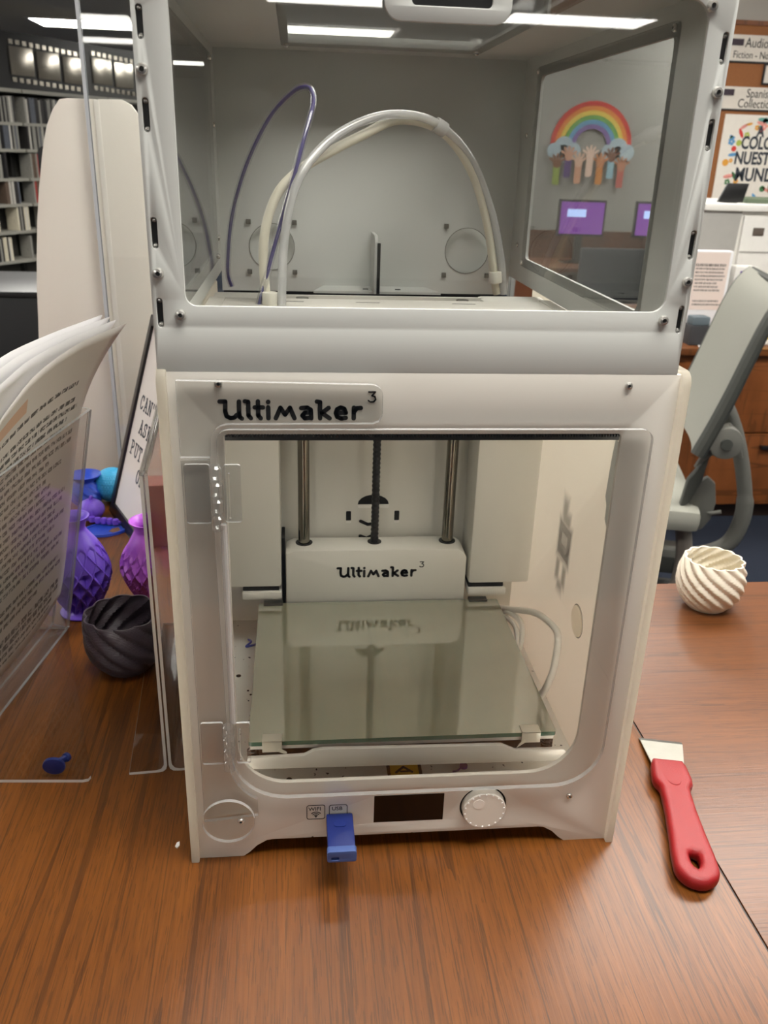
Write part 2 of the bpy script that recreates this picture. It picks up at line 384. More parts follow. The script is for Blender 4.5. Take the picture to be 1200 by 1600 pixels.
# ------------------------------------------------------------------ lettering of the logo, drawn with pen strokes
LOGO = [[(.08, 1.28), (.45, 1.28), (.42, .62), (.5, .27), (.74, .13), (1.0, .16), (1.2, .36)], [(1.36, 1.28), (1.34, .5), (1.38, .2), (1.52, .1)],
        [(1.76, 1.3), (1.97, 1.26), (1.97, .32), (2.12, .12)], [(2.62, 1.3), (2.62, .32), (2.78, .12)], [(2.4, .88), (2.95, .88)],
        [(3.3, .88), (3.3, .12)], [(3.3, 1.26), (3.31, 1.27)],
        [(3.8, .12), (4.12, .86), (4.43, .38), (4.76, .86), (5.06, .12)],
        [(5.52, .84), (5.92, .88), (6.17, .72), (6.2, .12)], [(6.17, .52), (5.78, .53), (5.6, .32), (5.76, .12), (6.1, .15)],
        [(6.58, 1.3), (6.8, 1.26), (6.8, .12)], [(7.38, .86), (6.92, .5), (7.45, .12)],
        [(7.9, .5), (8.56, .52), (8.44, .8), (8.2, .89), (7.96, .76), (7.87, .5), (7.97, .22), (8.24, .11), (8.56, .16)],
        [(9.1, .12), (9.1, .88)], [(9.1, .55), (9.3, .84), (9.58, .86)]]
THREE = [[(10.1, 1.98), (10.55, 1.98), (10.32, 1.72), (10.52, 1.66), (10.58, 1.46), (10.45, 1.3), (10.22, 1.28), (10.08, 1.38)]]
def logo(name, x, z, unit, y, parent):
    b = MB(); mp = lambda u, v, w_: (x + u * unit, y - w_, z + v * unit)
    for s in LOGO: b.stroke(s, .31, mp, 0, .25)
    for s in THREE: b.stroke(s, .11, mp, 0, .25)
    return mk(name, b, INK, parent, smooth=0, label='bold black lettering with a raised 3')

# ------------------------------------------------------------------ the 3D printer
pr = thing('desktop_3d_printer', 'white boxy desktop 3D printer with clear door and glass build plate', '3D printer', (0, 190, 0))
arch = lambda h: [(-131, 0), (-126, 4), (-120, 10.5), (-112, 15.5), (-100, 17)] + [(100, 17), (112, 15.5), (120, 10.5), (126, 4), (131, 0)]
open_ = rrect(-132, 70.5, 131, 351.5, (38, 38, 3, 3), 10)
knob_hole = circ(60, 40, 19.4, 40)
fp = mk('front_panel', plate([(-165, 0)] + arch(0) + [(165, 0), (165, 391), (-165, 391)], [open_, knob_hole, rrect(-27.8, 28, 28, 54.6, .6)], 4, XZ(4), bevel=.5), WHITE, pr)
side_poly = [(0, 0), (40, 0), (52, 14), (66, 17), (310, 17), (326, 14), (338, 0), (380, 0), (380, 392), (0, 392)]
def side_outline():
    o = [(-4, 0), (34, 0), (40, 4), (48, 9), (60, 11), (316, 11), (328, 9), (336, 4), (342, 0), (380, 0), (380, 393)]
    return o + [(4 + 8 * math.cos(math.radians(a)), 385 + 8 * math.sin(math.radians(a))) for a in range(90, 181, 15)]
mk('side_panel', plate(side_outline(), [], 6, YZ(-171), bevel=.8), SIDE, pr)
mk('side_panel', plate(side_outline(), [], 6, YZ(165), bevel=.8), SIDE, pr)
mk('back_panel', MB().box(-165, 165, 376, 380, 4, 345), WHITE, pr)
SPECK = M('printer_floor', (228, 227, 220), .5, var=.05)
_g = NG(SPECK.node_tree); _b = SPECK.node_tree.nodes['Principled BSDF']; _tc = _g.n('ShaderNodeTexCoord').outputs['Object']
_col = _b.inputs['Base Color'].links[0].from_socket
_sp = _g.m('GREATER_THAN', _g.noise(_tc, 230, 1), .725)
_g.put(_b.inputs['Base Color'], _g.mix(_sp, _col, c4((50, 48, 55))))
mk('floor_pan', MB().box(-164, 164, 4, 376, 12, 15), SPECK, pr)
mk('recess_back', MB().box(-105, 102, 330, 334, 15, 388), INNER, pr)
mk('rear_lower_panel', MB().box(-164, 164, 346, 350, 15, 120), INNER, pr)
def corner_cover(x0, x1, sgn):
    o = mk('corner_cover', MB().box(x0, x1, 283, 346, 91, 388), INNER, pr, bevel=3.5)
    xi = x1 if sgn < 0 else x0
    xa, xb = (xi - 42, xi) if sgn < 0 else (xi, xi + 42)
    mk('cover_lip', MB().box(xa, xb, 281, 340, 77, 86), INNER, o, bevel=2.5)
    mk('lip_slot_shade', MB().box(xa + 1, xb - 3, 285, 338, 86, 91), DARK, o)  # dark block painted as the shade inside the slot
corner_cover(-164.8, -103, -1); corner_cover(98, 164.8, 1)
mk('recess_gap_shade', MB().box(-103, -99.5, 300, 330, 60, 140), DARK, pr)  # dark strip in place of the shade beside the stage
# back-wall cut-outs
cut = MB(); mpb = XZ(330)
cut.prism([(-20, 166)] + [(-3.5 + 17 * math.cos(math.radians(a)), 166 + 11 * math.sin(math.radians(a))) for a in range(180, -1, -20)], mpb, .1, .5)
cut.prism(rrect(-33, 147, -27.5, 158, 1), mpb, .1, .5); cut.prism(rrect(20, 147, 25.5, 158, 1), mpb, .1, .5)
cut.stroke([(-17, 146), (-9, 142), (-2, 143)], 3.6, mpb, .1, .5); cut.stroke([(-17, 128), (-10, 125), (-1, 130)], 4, mpb, .1, .5)
mk('wall_cutouts', cut, DARK, pr)
lit = MB(); lit.prism(rrect(-20, 161.5, 13.5, 165.5, .6), mpb, .1, .6); lit.prism(rrect(-33, 144, -27.5, 146.4, .6), mpb, .1, .6); lit.prism(rrect(20, 144, 25.5, 146.4, .6), mpb, .1, .6)
mk('cutout_lit_edges', lit, M('lit_edge_white', (245, 244, 240), .4), pr)  # paler strips painted as light caught on the lower cut edges
# rods and screw
for x in (-79, 75.5): mk('guide_rod', MB().cyl((x, 304, 60), (x, 304, 390), 6.1, 24), M('rod_steel', (128, 124, 114), .16, 1.), pr)
ls = MB(); prof = []
for i in range(120): prof.append((4.4 if i % 2 else 3.7, 90 + i * 2.5))
ls.lathe(prof, 14, (-3.6, 304, 0)); mk('lead_screw', ls, BLACK, pr, smooth=20)
# z stage with logo
st = MB(); st.prism([(-98.5, 62), (94.5, 62), (94.5, 122), (91, 128.5), (84, 133), (-90, 133), (-98.5, 129)], XZ(318), 0, 35)
stage = mk('z_stage', st, INNER, pr, bevel=3)
logo('logo', -44.5, 101, 8.75, 282.9, stage)
for x in (-79, 75.5): mk('rod_hole_shade', plate(circ(x, 304, 9, 28), [circ(x, 304, 6.2, 28)], .6, XY(133)), BLACK, stage)  # flat black rings painted as the dark of the rod holes
mk('rod_hole_shade', plate(circ(-3.6, 304, 7.5, 28), [circ(-3.6, 304, 4.3, 28)], .6, XY(133)), BLACK, stage)  # black ring painted as the dark hole round the lead screw
# build plate
PLATE = bpy.data.materials.new('plate_glass'); PLATE.use_nodes = True
g = NG(PLATE.node_tree); PLATE.node_tree.nodes.clear(); out = g.n('ShaderNodeOutputMaterial')
lw = g.n('ShaderNodeLayerWeight'); lw.inputs[0].default_value = .5
tc = g.n('ShaderNodeTexCoord').outputs['Object']
df = g.n('ShaderNodeBsdfDiffuse'); g.put(df.inputs[0], g.mix(g.noise(tc, 25, 4), c4((122, 128, 110)), c4((134, 140, 121))))
gl = g.n('ShaderNodeBsdfGlossy'); g.put(gl.inputs['Roughness'], g.m('ADD', .004, g.m('MULTIPLY', g.noise(tc, 60, 3), .014)))
ms = g.n('ShaderNodeMixShader'); g.put(ms.inputs[0], g.m('ADD', .40, g.m('MULTIPLY', .60, g.m('POWER', lw.outputs['Facing'], 5.0))))
for a, b_ in ((df.outputs[0], ms.inputs[1]), (gl.outputs[0], ms.inputs[2]), (ms.outputs[0], out.inputs[0])): PLATE.node_tree.links.new(a, b_)
GEDGE = M('glass_green_edge', (52, 84, 70), .15, var=.1)
bed = mk('bed_carriage', MB().box(-126, 128, 46, 283, 50, 54), M('carriage_grey', (118, 116, 112), .5), pr)
mk('bed_heater', MB().box(-122, 124, 50, 276, 64, 70), M('bed_dark', (30, 29, 29), .5), bed)
mk('bed_edge', MB().box(-126, 128, 47, 49, 66.5, 70), ALU, bed)
mk('build_plate', plate(rrect(-127.2, 46, 129.8, 278, 2.5, 3), [], 4, XY(70.4), edge=1), [PLATE, GEDGE], bed, smooth=0, label='grey green glass build plate')
arm = [(-128, 52), (131, 48.5)] + [(134 + 5 * math.cos(math.radians(a)), 54.5 + 6 * math.sin(math.radians(a))) for a in range(-70, 91, 20)] + [(94, 61), (88, 64), (82, 67), (-66, 69.5), (-74, 68.5), (-82, 64), (-128, 63)]
mk('carriage_arm', MB().prism(arm, XZ(44), 0, 4), ALU, bed, bevel=.8, label='grey metal bracket under the glass plate')
for x, y in ((-108, 46), (108, 46)):
    c_ = MB().box(x - 8, x + 8, y - 1.4, y - .2, 65, 76); c_.box(x - 8, x + 8, y - 1.4, y + 9, 74.6, 75.6); c_.prism([(x + 4, 66), (x + 12, 62), (x + 12, 65), (x + 6, 69)] if x < 0 else [(x - 4, 66), (x - 12, 60), (x - 10, 64), (x - 6, 69)], XZ(y - 1.2), 0, .6)
    mk('plate_clip', c_, M('clip_steel', (196, 194, 182), .3, .5), bed, bevel=.2)
for x in (-112, 108): mk('plate_clip', MB().box(x - 10, x + 10, 272, 281, 68, 76.5), M('clip_dark', (44, 46, 42), .5), bed, bevel=.6)
for x, y in ((-124, 50), (124, 50)):
    s_ = MB(); s_.tube([(x + 4.3 * math.cos(t * .7), y + 4.3 * math.sin(t * .7), 53 + t * .33) for t in range(40)], .8, 6, sub=0)
    mk('bed_spring', s_, M('spring_steel', (70, 70, 70), .35, .8), bed)
    mk('levelling_screw', MB().cyl((x, y, 52), (x, y, 70), 2.3, 12), BLACK, bed)
# floor label and bits of filament
YEL = M('warning_yellow', (214, 172, 40), .5)
lb = mk('warning_label', MB().prism(rrect(-9, 64, 22, 86, 1.5), XY(15), .05, .3), BLACK, pr)
mk('warning_face', MB().prism([(-6, 66.5), (19, 66.5), (19, 83.5), (-6, 83.5)], XY(15.3), .02, .15), YEL, lb)
mk('warning_sign', MB().stroke([(-1, 73), (6, 80), (13, 73)], 2.4, XY(15.4), .05, .2).stroke([(3, 74), (10, 74)], 2.0, XY(15.4), .05, .2), BLACK, lb)
PUR0 = M('purple_scrap', (96, 50, 120), .4)
sc = MB().cyl((60, 77, 15.2), (60, 77, 17.4), 3.6, 14); sc.tube([(58, 76, 16), (54, 72, 16), (49, 71, 15.8)], .8, 6)
mk('filament_scrap', sc, PUR0, pr, label='purple filament scrap on the printer floor')
mk('filament_scrap', MB().tube([(-141, 300, 17), (-138, 292, 19), (-143, 286, 17), (-136, 283, 20), (-133, 290, 17)], 1.3, 6), M('blue_scrap', (40, 70, 170), .4), pr, label='blue filament scrap on the printer floor')
hs = MB()
for (x, y) in ((-148, 232), (126, 66), (-95, 70), (-137, 205), (-134, 198)): hs.cyl((x, y, 14.9), (x, y, 15.3), 2.6 if x != -137 and x != -134 else 1.2, 14)
mk('floor_holes', hs, DARK, pr)
# heater cable and bundle
CABLE = M('white_cable', (224, 222, 214), .5)
mk('bed_cable', MB().tube([(100, 290, 60), (125, 284, 62), (140, 270, 66), (147, 201, 101), (150, 163, 113), (151, 132, 117), (149, 124, 95), (146, 123, 75), (140, 130, 51), (132, 150, 44)], 3.4, 12), CABLE, pr, label='thick white bed cable')
cb = MB(); cb.tube([(135, 300, 40), (140, 262, 66), (145, 227, 72), (140, 209, 56), (132, 218, 36), (128, 250, 25)], 3, 10); cb.tube([(130, 300, 36), (134, 262, 62), (139, 225, 68), (134, 205, 52), (124, 214, 34)], 2.6, 10)
mk('cable_bundle', cb, CABLE, pr)
# right wall knock-out and faint mark
kr = MB(); kr.add([(164.7, 124 + r_ * math.cos(2 * math.pi * i / 40), 135 + r_ * math.sin(2 * math.pi * i / 40)) for r_ in (14.5, 15.6) for i in range(40)], [(i, (i + 1) % 40, 40 + (i + 1) % 40, 40 + i) for i in range(40)])
mk('knockout_ring', kr, M('knockout_line', (120, 118, 112), .4), pr)
kd = MB().add([(163.7, 124 + 14.3 * math.cos(2 * math.pi * i / 40), 135 + 14.3 * math.sin(2 * math.pi * i / 40)) for i in range(40)] + [(164.9, 124 + 14.3 * math.cos(2 * math.pi * i / 40), 135 + 14.3 * math.sin(2 * math.pi * i / 40)) for i in range(40)], [tuple(range(40))] + [(i, (i + 1) % 40, 40 + (i + 1) % 40, 40 + i) for i in range(40)])
mk('knockout_disc', kd, SIDE, pr, smooth=20)
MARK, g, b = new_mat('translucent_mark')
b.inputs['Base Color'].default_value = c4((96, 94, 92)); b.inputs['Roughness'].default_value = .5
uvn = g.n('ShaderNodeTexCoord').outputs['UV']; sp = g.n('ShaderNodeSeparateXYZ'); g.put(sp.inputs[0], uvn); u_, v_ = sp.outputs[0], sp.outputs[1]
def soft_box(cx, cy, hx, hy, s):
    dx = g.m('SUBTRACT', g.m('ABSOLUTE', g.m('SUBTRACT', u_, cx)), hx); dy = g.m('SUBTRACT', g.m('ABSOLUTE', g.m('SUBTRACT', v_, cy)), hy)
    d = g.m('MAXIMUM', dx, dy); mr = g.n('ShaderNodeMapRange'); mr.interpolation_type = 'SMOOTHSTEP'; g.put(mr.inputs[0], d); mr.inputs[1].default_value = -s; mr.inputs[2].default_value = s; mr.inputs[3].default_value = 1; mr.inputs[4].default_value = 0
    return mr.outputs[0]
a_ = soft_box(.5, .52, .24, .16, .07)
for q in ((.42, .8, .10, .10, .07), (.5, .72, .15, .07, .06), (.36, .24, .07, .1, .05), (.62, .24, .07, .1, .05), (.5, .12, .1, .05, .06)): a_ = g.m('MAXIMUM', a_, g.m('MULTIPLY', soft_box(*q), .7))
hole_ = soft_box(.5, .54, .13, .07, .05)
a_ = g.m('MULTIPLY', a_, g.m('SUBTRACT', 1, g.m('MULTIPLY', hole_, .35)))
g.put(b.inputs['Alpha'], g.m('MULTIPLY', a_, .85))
mq = MB(); mq.add([(164.6, 222, 126), (164.6, 146, 126), (164.6, 146, 240), (164.6, 222, 240)], [(0, 1, 2, 3)]); mq.uv = [(0, 0), (1, 0), (1, 1), (0, 1)]
mk('wall_mark', mq, MARK, pr, smooth=0, label='blurred dark mark showing through the side wall')
mk('side_bracket', MB().prism([(76, 318), (90, 318), (93, 300), (95, 268), (90, 262), (90, 250), (76, 240)], YZ(163), 0, 1.4), M('bracket_grey', (178, 178, 172), .4), pr)
# belt with teeth above the opening
bl = MB().box(-140, 140, 19, 25, 340.6, 343)
for i in range(139): bl.box(-139 + i * 2, -138 + i * 2, 19, 25, 342.9, 344.6)
mk('timing_belt', bl, M('rubber', (26, 26, 27), .6), pr, smooth=0)
mk('gantry_bar', MB().box(-150, 150, 40, 44, 350, 372), M('gantry_dark', (40, 40, 40), .6), pr)
# light strips tucked behind the front panel
LED = M('led_strip', (240, 240, 235), .5, emit=((255, 248, 236), 11.0))
for x in (-150, 147): mk('led_strip', MB().box(x, x + 4, 5, 7, 28, 345), LED, pr)
# front controls
mk('display', MB().box(-27.7, 27.9, -.15, 3, 28.1, 54.5), M('display_black', (8, 6, 7), .12), fp)
kn = mk('control_knob', MB().lathe([(.1, -2), (17.3, -2), (17.3, 5.2), (16.6, 6), (.1, 6)], 48), M('knob_white', (236, 232, 222), .3), fp, local=True)
for v in kn.data.vertices: v.co = Vector((v.co.x + .060, -v.co.z - .0 - .190, v.co.y + .040))
dots = MB()
for i in range(18):
    a = math.radians(20 * i + 8); dots.cyl((60 + 15.8 * math.cos(a), -6.0, 40 + 15.8 * math.sin(a)), (60 + 15.8 * math.cos(a), -6.5, 40 + 15.8 * math.sin(a)), .75, 8)
mk('knob_dots', dots, M('dot_white', (255, 255, 252), .3), kn)
mk('knob_dimple', MB().cyl((55, -5.9, 47), (55, -6.25, 47), 4.6, 24), M('dimple', (246, 242, 234), .25), kn)
mk('knob_gap_shade', plate(circ(60, 40, 19.5, 48), [circ(60, 40, 17.4, 48)], 1, XZ(2.0)), DARK, fp)  # dark ring painted as the shade in the gap round the knob
ic = MB(); mpi = XZ(0)
for (x0, z0) in ((-80.7, 34), (-63.2, 33.5)):
    o_ = rrect(x0, z0, x0 + 14.6, z0 + 14.2, 2, 4); i_ = rrect(x0 + .6, z0 + .6, x0 + 14, z0 + 13.6, 1.5, 4); plate(o_, [i_], .15, mpi, mb=ic)
text_mb('WIFI', 4.9, XZ(0, -79.2, 42.6), .2, ic, bold=.05); text_mb('USB', 4.9, XZ(0, -61.0, 42.2), .2, ic, bold=.05)
for r_ in (1.7, 3.3, 4.9): ic.stroke([(-73.4 + r_ * math.cos(math.radians(a)), 36.3 + r_ * math.sin(math.radians(a))) for a in range(45, 136, 15)], .75, mpi, 0, .15)
ic.prism(circ(-73.4, 36.6, .8, 10), mpi, 0, .15)
mk('port_icons', ic, INK, fp, smooth=0, label='printed WIFI and USB icons')
for (x, z) in ((-133.5, 384), (130.5, 384), (130, 46.5)): inst('screw', SCRS, fp, (x, -.1, z), RX)
logo('logo', -134, 360.6, 9.35, -.15, fp)
# clear door, its fixed bracket and hinges
door = mk('clear_door', plate(rrect(-136, 62, 150, 356, (42, 38, 8, 8), 10), [], 4, XZ(-3), edge=1), [CLEAR2, EDGE], pr, smooth=0, label='clear acrylic door over the build chamber')
dr = MB(); dr.tube([(-133.5, -8, 292), (-133.5, -8, 230), (-133.5, -8, 135)], 2.2, 10, sub=2); mk('door_edge_bead', dr, EDGE, door)
bo = rrect(-159, 336, -31, 387, (2, 7, 7, 3), 6)
br_out = [(-159, 387), (-38, 385)] + [(-38 + 7 * math.cos(math.radians(a)), 378 + 7 * math.sin(math.radians(a))) for a in range(80, -1, -20)] + [(-31, 365), (-33, 361), (-37, 359.5), (-128, 359)] + [(-128 + 12 * math.cos(math.radians(a)), 347 + 12 * math.sin(math.radians(a))) for a in range(100, 181, 16)] + [(-140.5, 337), (-159, 337)]
mk('door_bracket', plate(br_out, [], 4, XZ(-2), edge=1), [CLEAR2, EDGE], pr, smooth=0, label='clear acrylic bracket around the logo')
col_out = [(-159, 335), (-141, 335), (-138.5, 110)] + [(-98 - 40.5 * math.cos(math.radians(a)), 96 - 42 * math.sin(math.radians(a))) for a in range(0, 61, 10)] + [(-118, 44), (-159, 40)]
mk('door_mount_strip', plate(col_out, [], 3, XZ(-1.5), edge=1), [CLEAR2, EDGE], pr, smooth=0)
mk('foot_disc', plate(circ(-140.5, 42, 20, 48), [], 3, XZ(-5), edge=1), [CLEAR2, EDGE], pr, smooth=0)
inst('screw', SCRS, pr, (-131, -8, 43), RX)
for zc, h in ((313, 41), (116, 37)):
    hg = mk('hinge', plate(rrect(-157, zc - h / 2, -141, zc + h / 2, 1.5, 3), [], 2, XZ(-6), edge=1), [HINGE, EDGE], pr, smooth=0, label='clear plastic hinge')
    mk('hinge_leaf', plate(rrect(-132, zc - h / 2 + 1, -121.5, zc + h / 2, 1.5, 3), [rrect(-129.5, zc - h / 2 + 4, -128.4, zc + h / 2 - 6, .4, 2)], 2, XZ(-7), edge=1), [HINGE, EDGE], hg, smooth=0)
    for k in range(4):
        z0 = zc - h / 2 - 4 + k * (h + 5) / 4; b_ = MB().lathe([(2.5, 0), (4.3, 1.6), (4.3, (h + 5) / 4 - 2.2), (2.8, (h + 5) / 4 - .6)], 16, (-137, -10.5, z0))
        mk('knuckle', b_, HINGE, hg)
# top frame seen through the hood
mk('top_frame', MB().box(-160, 160, 222, 291, 386, 391), WHITE, pr, bevel=.8)
mk('top_frame_side', MB().box(-164.5, -150, 4, 291, 386.5, 391.5), WHITE, pr); mk('top_frame_side', MB().box(150, 164.5, 4, 300, 386.5, 391.5), WHITE, pr)
slots = MB()
for x in (-100, -30, 60): slots.box(x, x + 22, 272, 273.5, 391, 391.2)
mk('frame_slots', slots, M('slot_grey', (110, 110, 108), .5), pr)
mk('rear_gap_shade', MB().box(-160, 155, 300, 374, 340, 350), DARK, pr)  # added dark slab for the shade in the gap behind the top frame
# tubes rising into the hood
FIL = M('purple_filament', (66, 56, 128), .4)
PTFE = acrylic('ptfe_tube', (.92, .93, .95), f0=.10, haze=.5, rough=.15)
pA = [(-120, 255, 383), (-106, 262, 432), (-88, 275, 490), (-75, 292, 534), (-68, 310, 559), (-72, 330, 571), (-86, 350, 568), (-109, 375, 546), (-133, 395, 503), (-150, 410, 453), (-157, 420, 401), (-154, 425, 382)]
ta = mk('bowden_tube', MB().tube(pA, 3.4, 12), acrylic('clear_tube', (.93, .93, .95), f0=.08, haze=.06, rough=.05), pr, label='clear tube looped with purple filament inside')
mk('filament', MB().tube(pA, 1.7, 10), FIL, ta)
pB = [(-98, 250, 384), (-95, 260, 443), (-84, 270, 491), (-60, 290, 523), (-28, 310, 543), (8, 330, 552), (47, 350, 547), (84, 370, 521), (113, 385, 473), (131, 395, 422), (139, 400, 382)]
mk('bowden_tube', MB().tube(pB, 4.0, 12), PTFE, pr, label='milky clear tube arching across the hood')
pC = [(-111, 258, 383), (-113, 265, 442), (-102, 275, 480), (-83, 285, 501), (-60, 300, 515), (-22, 320, 534), (13, 340, 548), (55, 360, 540), (89, 375, 506), (113, 390, 454), (128, 400, 395), (132, 402, 382)]
mk('head_cable', MB().tube(pC, 4.3, 12), M('cream_cable', (226, 222, 204), .5), pr, label='cream white print head cable')
CLIP = M('cream_clip', (236, 234, 222), .45)
for p, d in (((53, 355, 543), (.87, .25, -.42)), ((128, 398, 400), (.12, .05, -1)), ((-108, 254, 396), (0, 0, 1))):
    p = Vector(p); d = Vector(d).normalized(); mk('tube_clip', MB().cyl(p - d * 6, p + d * 6, 7.2, 12), CLIP if p.x != 53 else EDGE, pr, bevel=.8)

# ------------------------------------------------------------------ the hood standing on the printer
hd = thing('printer_hood', 'white panelled hood with clear windows standing on top of the 3D printer', 'printer hood', (-4, 232, 392))
sl = []
for (z0, z1) in ((571, 588), (525.5, 543.5), (463.5, 481.5), (418, 436)):
    for x in (-166, 158): sl.append(rrect(x - 2.1, z0, x + 2.1, z1, 2, 4))
hf = mk('front_frame', plate([(-170, 391.6), (162, 391.6), (162, 640), (-170, 640)], [rrect(-151, 431, 147, 603, (7, 9, 11, 11), 6)] + sl, 3, XZ(3), bevel=.3), HOODW, hd)
for (x, z) in ((-166.3, 557), (-165.5, 450), (-154, 426), (147, 600), (158, 557), (158.5, 450.5), (147, 426.5), (-154, 600)): inst('screw', SCR, hf, (x, -.1, z), RX)
for i, (z0, z1) in enumerate(((571, 588), (525.5, 543.5), (463.5, 481.5), (418, 436))):
    for x in (-166, 158):
        t_ = mk('slot_tab', MB().box(x - 2.4, x + 2.4, 2.2, 5, z0 - .4, z1 + .4), BLACK, hf)
        for zz in (z0 + 1.9, z1 - 1.9): mk('tab_end', MB().lathe([(.1, 0), (1.5, .2), (.9, 1.2), (.1, 1.5)], 10, (0, 0, 0)), NICKEL, t_, local=True).data.transform(Matrix.Translation(Vector((x + 4, 2.2 - 232, zz - 392)) / 1000) @ Matrix.Rotation(math.pi / 2, 4, 'X'))
mk('front_pane', MB().prism(rrect(-158, 424, 154, 616, 3), XZ(6), 0, 2.4), PANE, hd, smooth=0, label='clear window pane of the hood')
hs_ = rrect(76, 419, 400, 594, 6)
hl = mk('side_frame', plate([(4, 393), (466, 393), (466, 628), (4, 628)], [hs_], 3, YZ(-170)), HOODW, hd)
hr = mk('side_frame', plate([(4, 393), (466, 393), (466, 628), (4, 628)], [hs_], 3, YZ(159)), HOODW, hd)
mk('side_pane', MB().prism(rrect(68, 411, 408, 602, 4), YZ(-167), 0, 2.2), PANE, hd, smooth=0)
mk('side_pane', MB().prism(rrect(68, 411, 408, 602, 4), YZ(156.8), 0, 2.2), PANE, hd, smooth=0)
for y, z in ((72, 598), (404, 598), (72, 415), (404, 415)):
    inst('pane_bolt', SCRS, hr, (156.7, y, z), (0, -math.pi / 2, 0)); inst('pane_bolt', SCRS, hl, (-164.6, y, z), (0, math.pi / 2, 0))
for y, z in ((437, 540), (437, 430)):
    inst('pane_bolt', SCRS, hr, (158.9, y, z), (0, -math.pi / 2, 0)); inst('pane_bolt', SCRS, hl, (-166.9, y, z), (0, math.pi / 2, 0))
hb = mk('back_panel', plate([(-167, 371.5), (159, 371.5), (159, 628), (-167, 628)], [circ(-111, 419, 25), circ(108, 419.5, 25)], 3, XZ(469)), HOODW, hd)
for x in (-111, 108):
    mk('fan_cover', MB().cyl((x, 475, 419), (x, 478, 419), 32, 32), HOODW, hb); mk('fan_edge_shade', plate(circ(x, 419.3, 25.2, 40), [circ(x, 419.3, 24.4, 40)], .6, XZ(466)), M('edge_shade_grey', (132, 130, 124), .5), hb)  # grey ring painted as the shaded edge of the fan hole
    for sx in (-1, 1):
        for sz in (-1, 1): mk('fan_nut', MB().box(x + sx * 25 - 2.6, x + sx * 25 + 2.6, 463.4, 466, 419 + sz * 26.5 - 2.6, 419 + sz * 26.5 + 2.6), M('nut_steel', (120, 118, 112), .35, .8) if 'nut_steel' not in bpy.data.materials else bpy.data.materials['nut_steel'], hb, bevel=.5)
mk('rear_void_shade', MB().box(-167, 159, 482, 486, 300, 385), DARK, hd)  # added dark sheet for the unlit void below the back panel
ht = mk('top_panel', plate([(-167, 4), (159, 4), (159, 466), (-167, 466)], [rrect(-90, 40, 89, 398, 6)], 3, XY(613)), HOODW, hd)
mk('top_pane', MB().prism(rrect(-97, 33, 96, 405, 4), XY(610.6), 0, 2.2), ROOFP, hd, smooth=0, label='hazy clear window in the hood roof')
for x, y in ((-92, 400), (92, 400)): inst('pane_bolt', SCRS, ht, (x, y, 610.4), (math.pi, 0, 0))
hm = mk('handle_plate', plate(rrect(-36, 585.5, 33, 640, 9, 6), [rrect(-22, 592.5, 23, 612, 3)], 3, XZ(0), bevel=.4), HOODW, hf)
mk('handle_slot', MB().box(-22, 23, -1.4, -.2, 592, 612), BLACK, hm)
# spool bracket at the back of the hood
SBL = mk('spool_bracket', MB().prism([(-66, 425), (74, 425), (62, 466), (-54, 466)], XY(376), 0, 2.5), HOODW, hd)
mk('bracket_fin', MB().prism(rrect(410, 378, 464, 438, (1, 1, 1, 10), 6), YZ(-1.5), 0, 3.2), HOODW, SBL)
mk('fin_core', MB().prism(rrect(408.6, 378.5, 410.4, 431, .5), YZ(1.2), 0, 3.4), BLACK, SBL)
bs = MB()
for x in (-8, 28): bs.box(x - 3, x + 3, 440, 443, 378.4, 379.2)
mk('bracket_slots', bs, BLACK, SBL)

# ------------------------------------------------------------------ memory stick in the front port
BLU = M('navy_plastic', (26, 42, 108), .38); BLU2 = M('light_navy', (72, 94, 152), .4)
us = thing('usb_stick', 'dark blue memory stick plugged into the printer front', 'usb stick', (-55, -20, 28))
mk('body', MB().box(-65.4, -44.6, -37, -1, 32, 40), BLU, us, bevel=1.4)
mk('slider', MB().prism(rrect(-60, -16, -50, -9, 3), XY(40), -.1, .5), M('navy_dark', (28, 44, 112), .35), us)
mk('end_cap', plate(rrect(-66, 30.6, -44, 40.6, 2, 4), [rrect(-63, 32.2, -57, 35.4, 1, 3)], 6, XZ(-36)), BLU2, us, bevel=.4)
mk('cap_hollow', MB().box(-65, -45, -40, -37, 31.5, 39.5), M('cap_inner', (40, 58, 118), .5), us)
mk('plug', MB().box(-61, -49, -2, 6, 33.5, 38), STEEL, us)

# ------------------------------------------------------------------ printed bowls and vases
def smooth_prof(pts, n):
    P = spline([(r, 0, z) for r, z in pts], n); return [(p.x, p.z) for p in P]
def swirl_bowl(name, label, loc, m, rot, lobes=13, tw=.021, depth=.05, rim=35):
    out = smooth_prof([(24, 0), (30, 7), (37.5, 20), (40.5, 35), (39.5 + (rim - 35) * .25, 50), (rim + 1, 62), (rim, 66)], 5)
    inn = [(max(r - 2.0, 1), max(z, 2.2)) for r, z in out[::-1]]; inn[0] = (out[-1][0] - 1.6, 66)
    def fn(r, z, th, k):
        if r < 3: return r
        ph = lobes * (th + tw * z); s = abs(math.sin(ph / 2)); e = min(1, z / 12)
        return r * (1 - depth * .6 * e * (1 - s) + depth * .4 * e * s)
    b = MB(); b.lathe(out + inn, lobes * 12, fn=fn)
    return mk(name, b, m, None, local=True, smooth=28, label=label, cat='bowl', loc=loc, rotz=rot)
GREY = printed('dark_grey_print', (78, 68, 78), .33, .0014, .55)
IVORY = printed('ivory_print', (238, 230, 212), .5, .0009, .4)
swirl_bowl('printed_bowl', 'dark grey swirled bowl standing beside the clear sign holder', (-270, 281, 0), GREY, .3, 10, .030, .10, 38.5)
swirl_bowl('printed_bowl', 'ivory white swirled bowl near the far edge of the right desk', (431, 386, 0), IVORY, 1.1, 13, .034, .10)
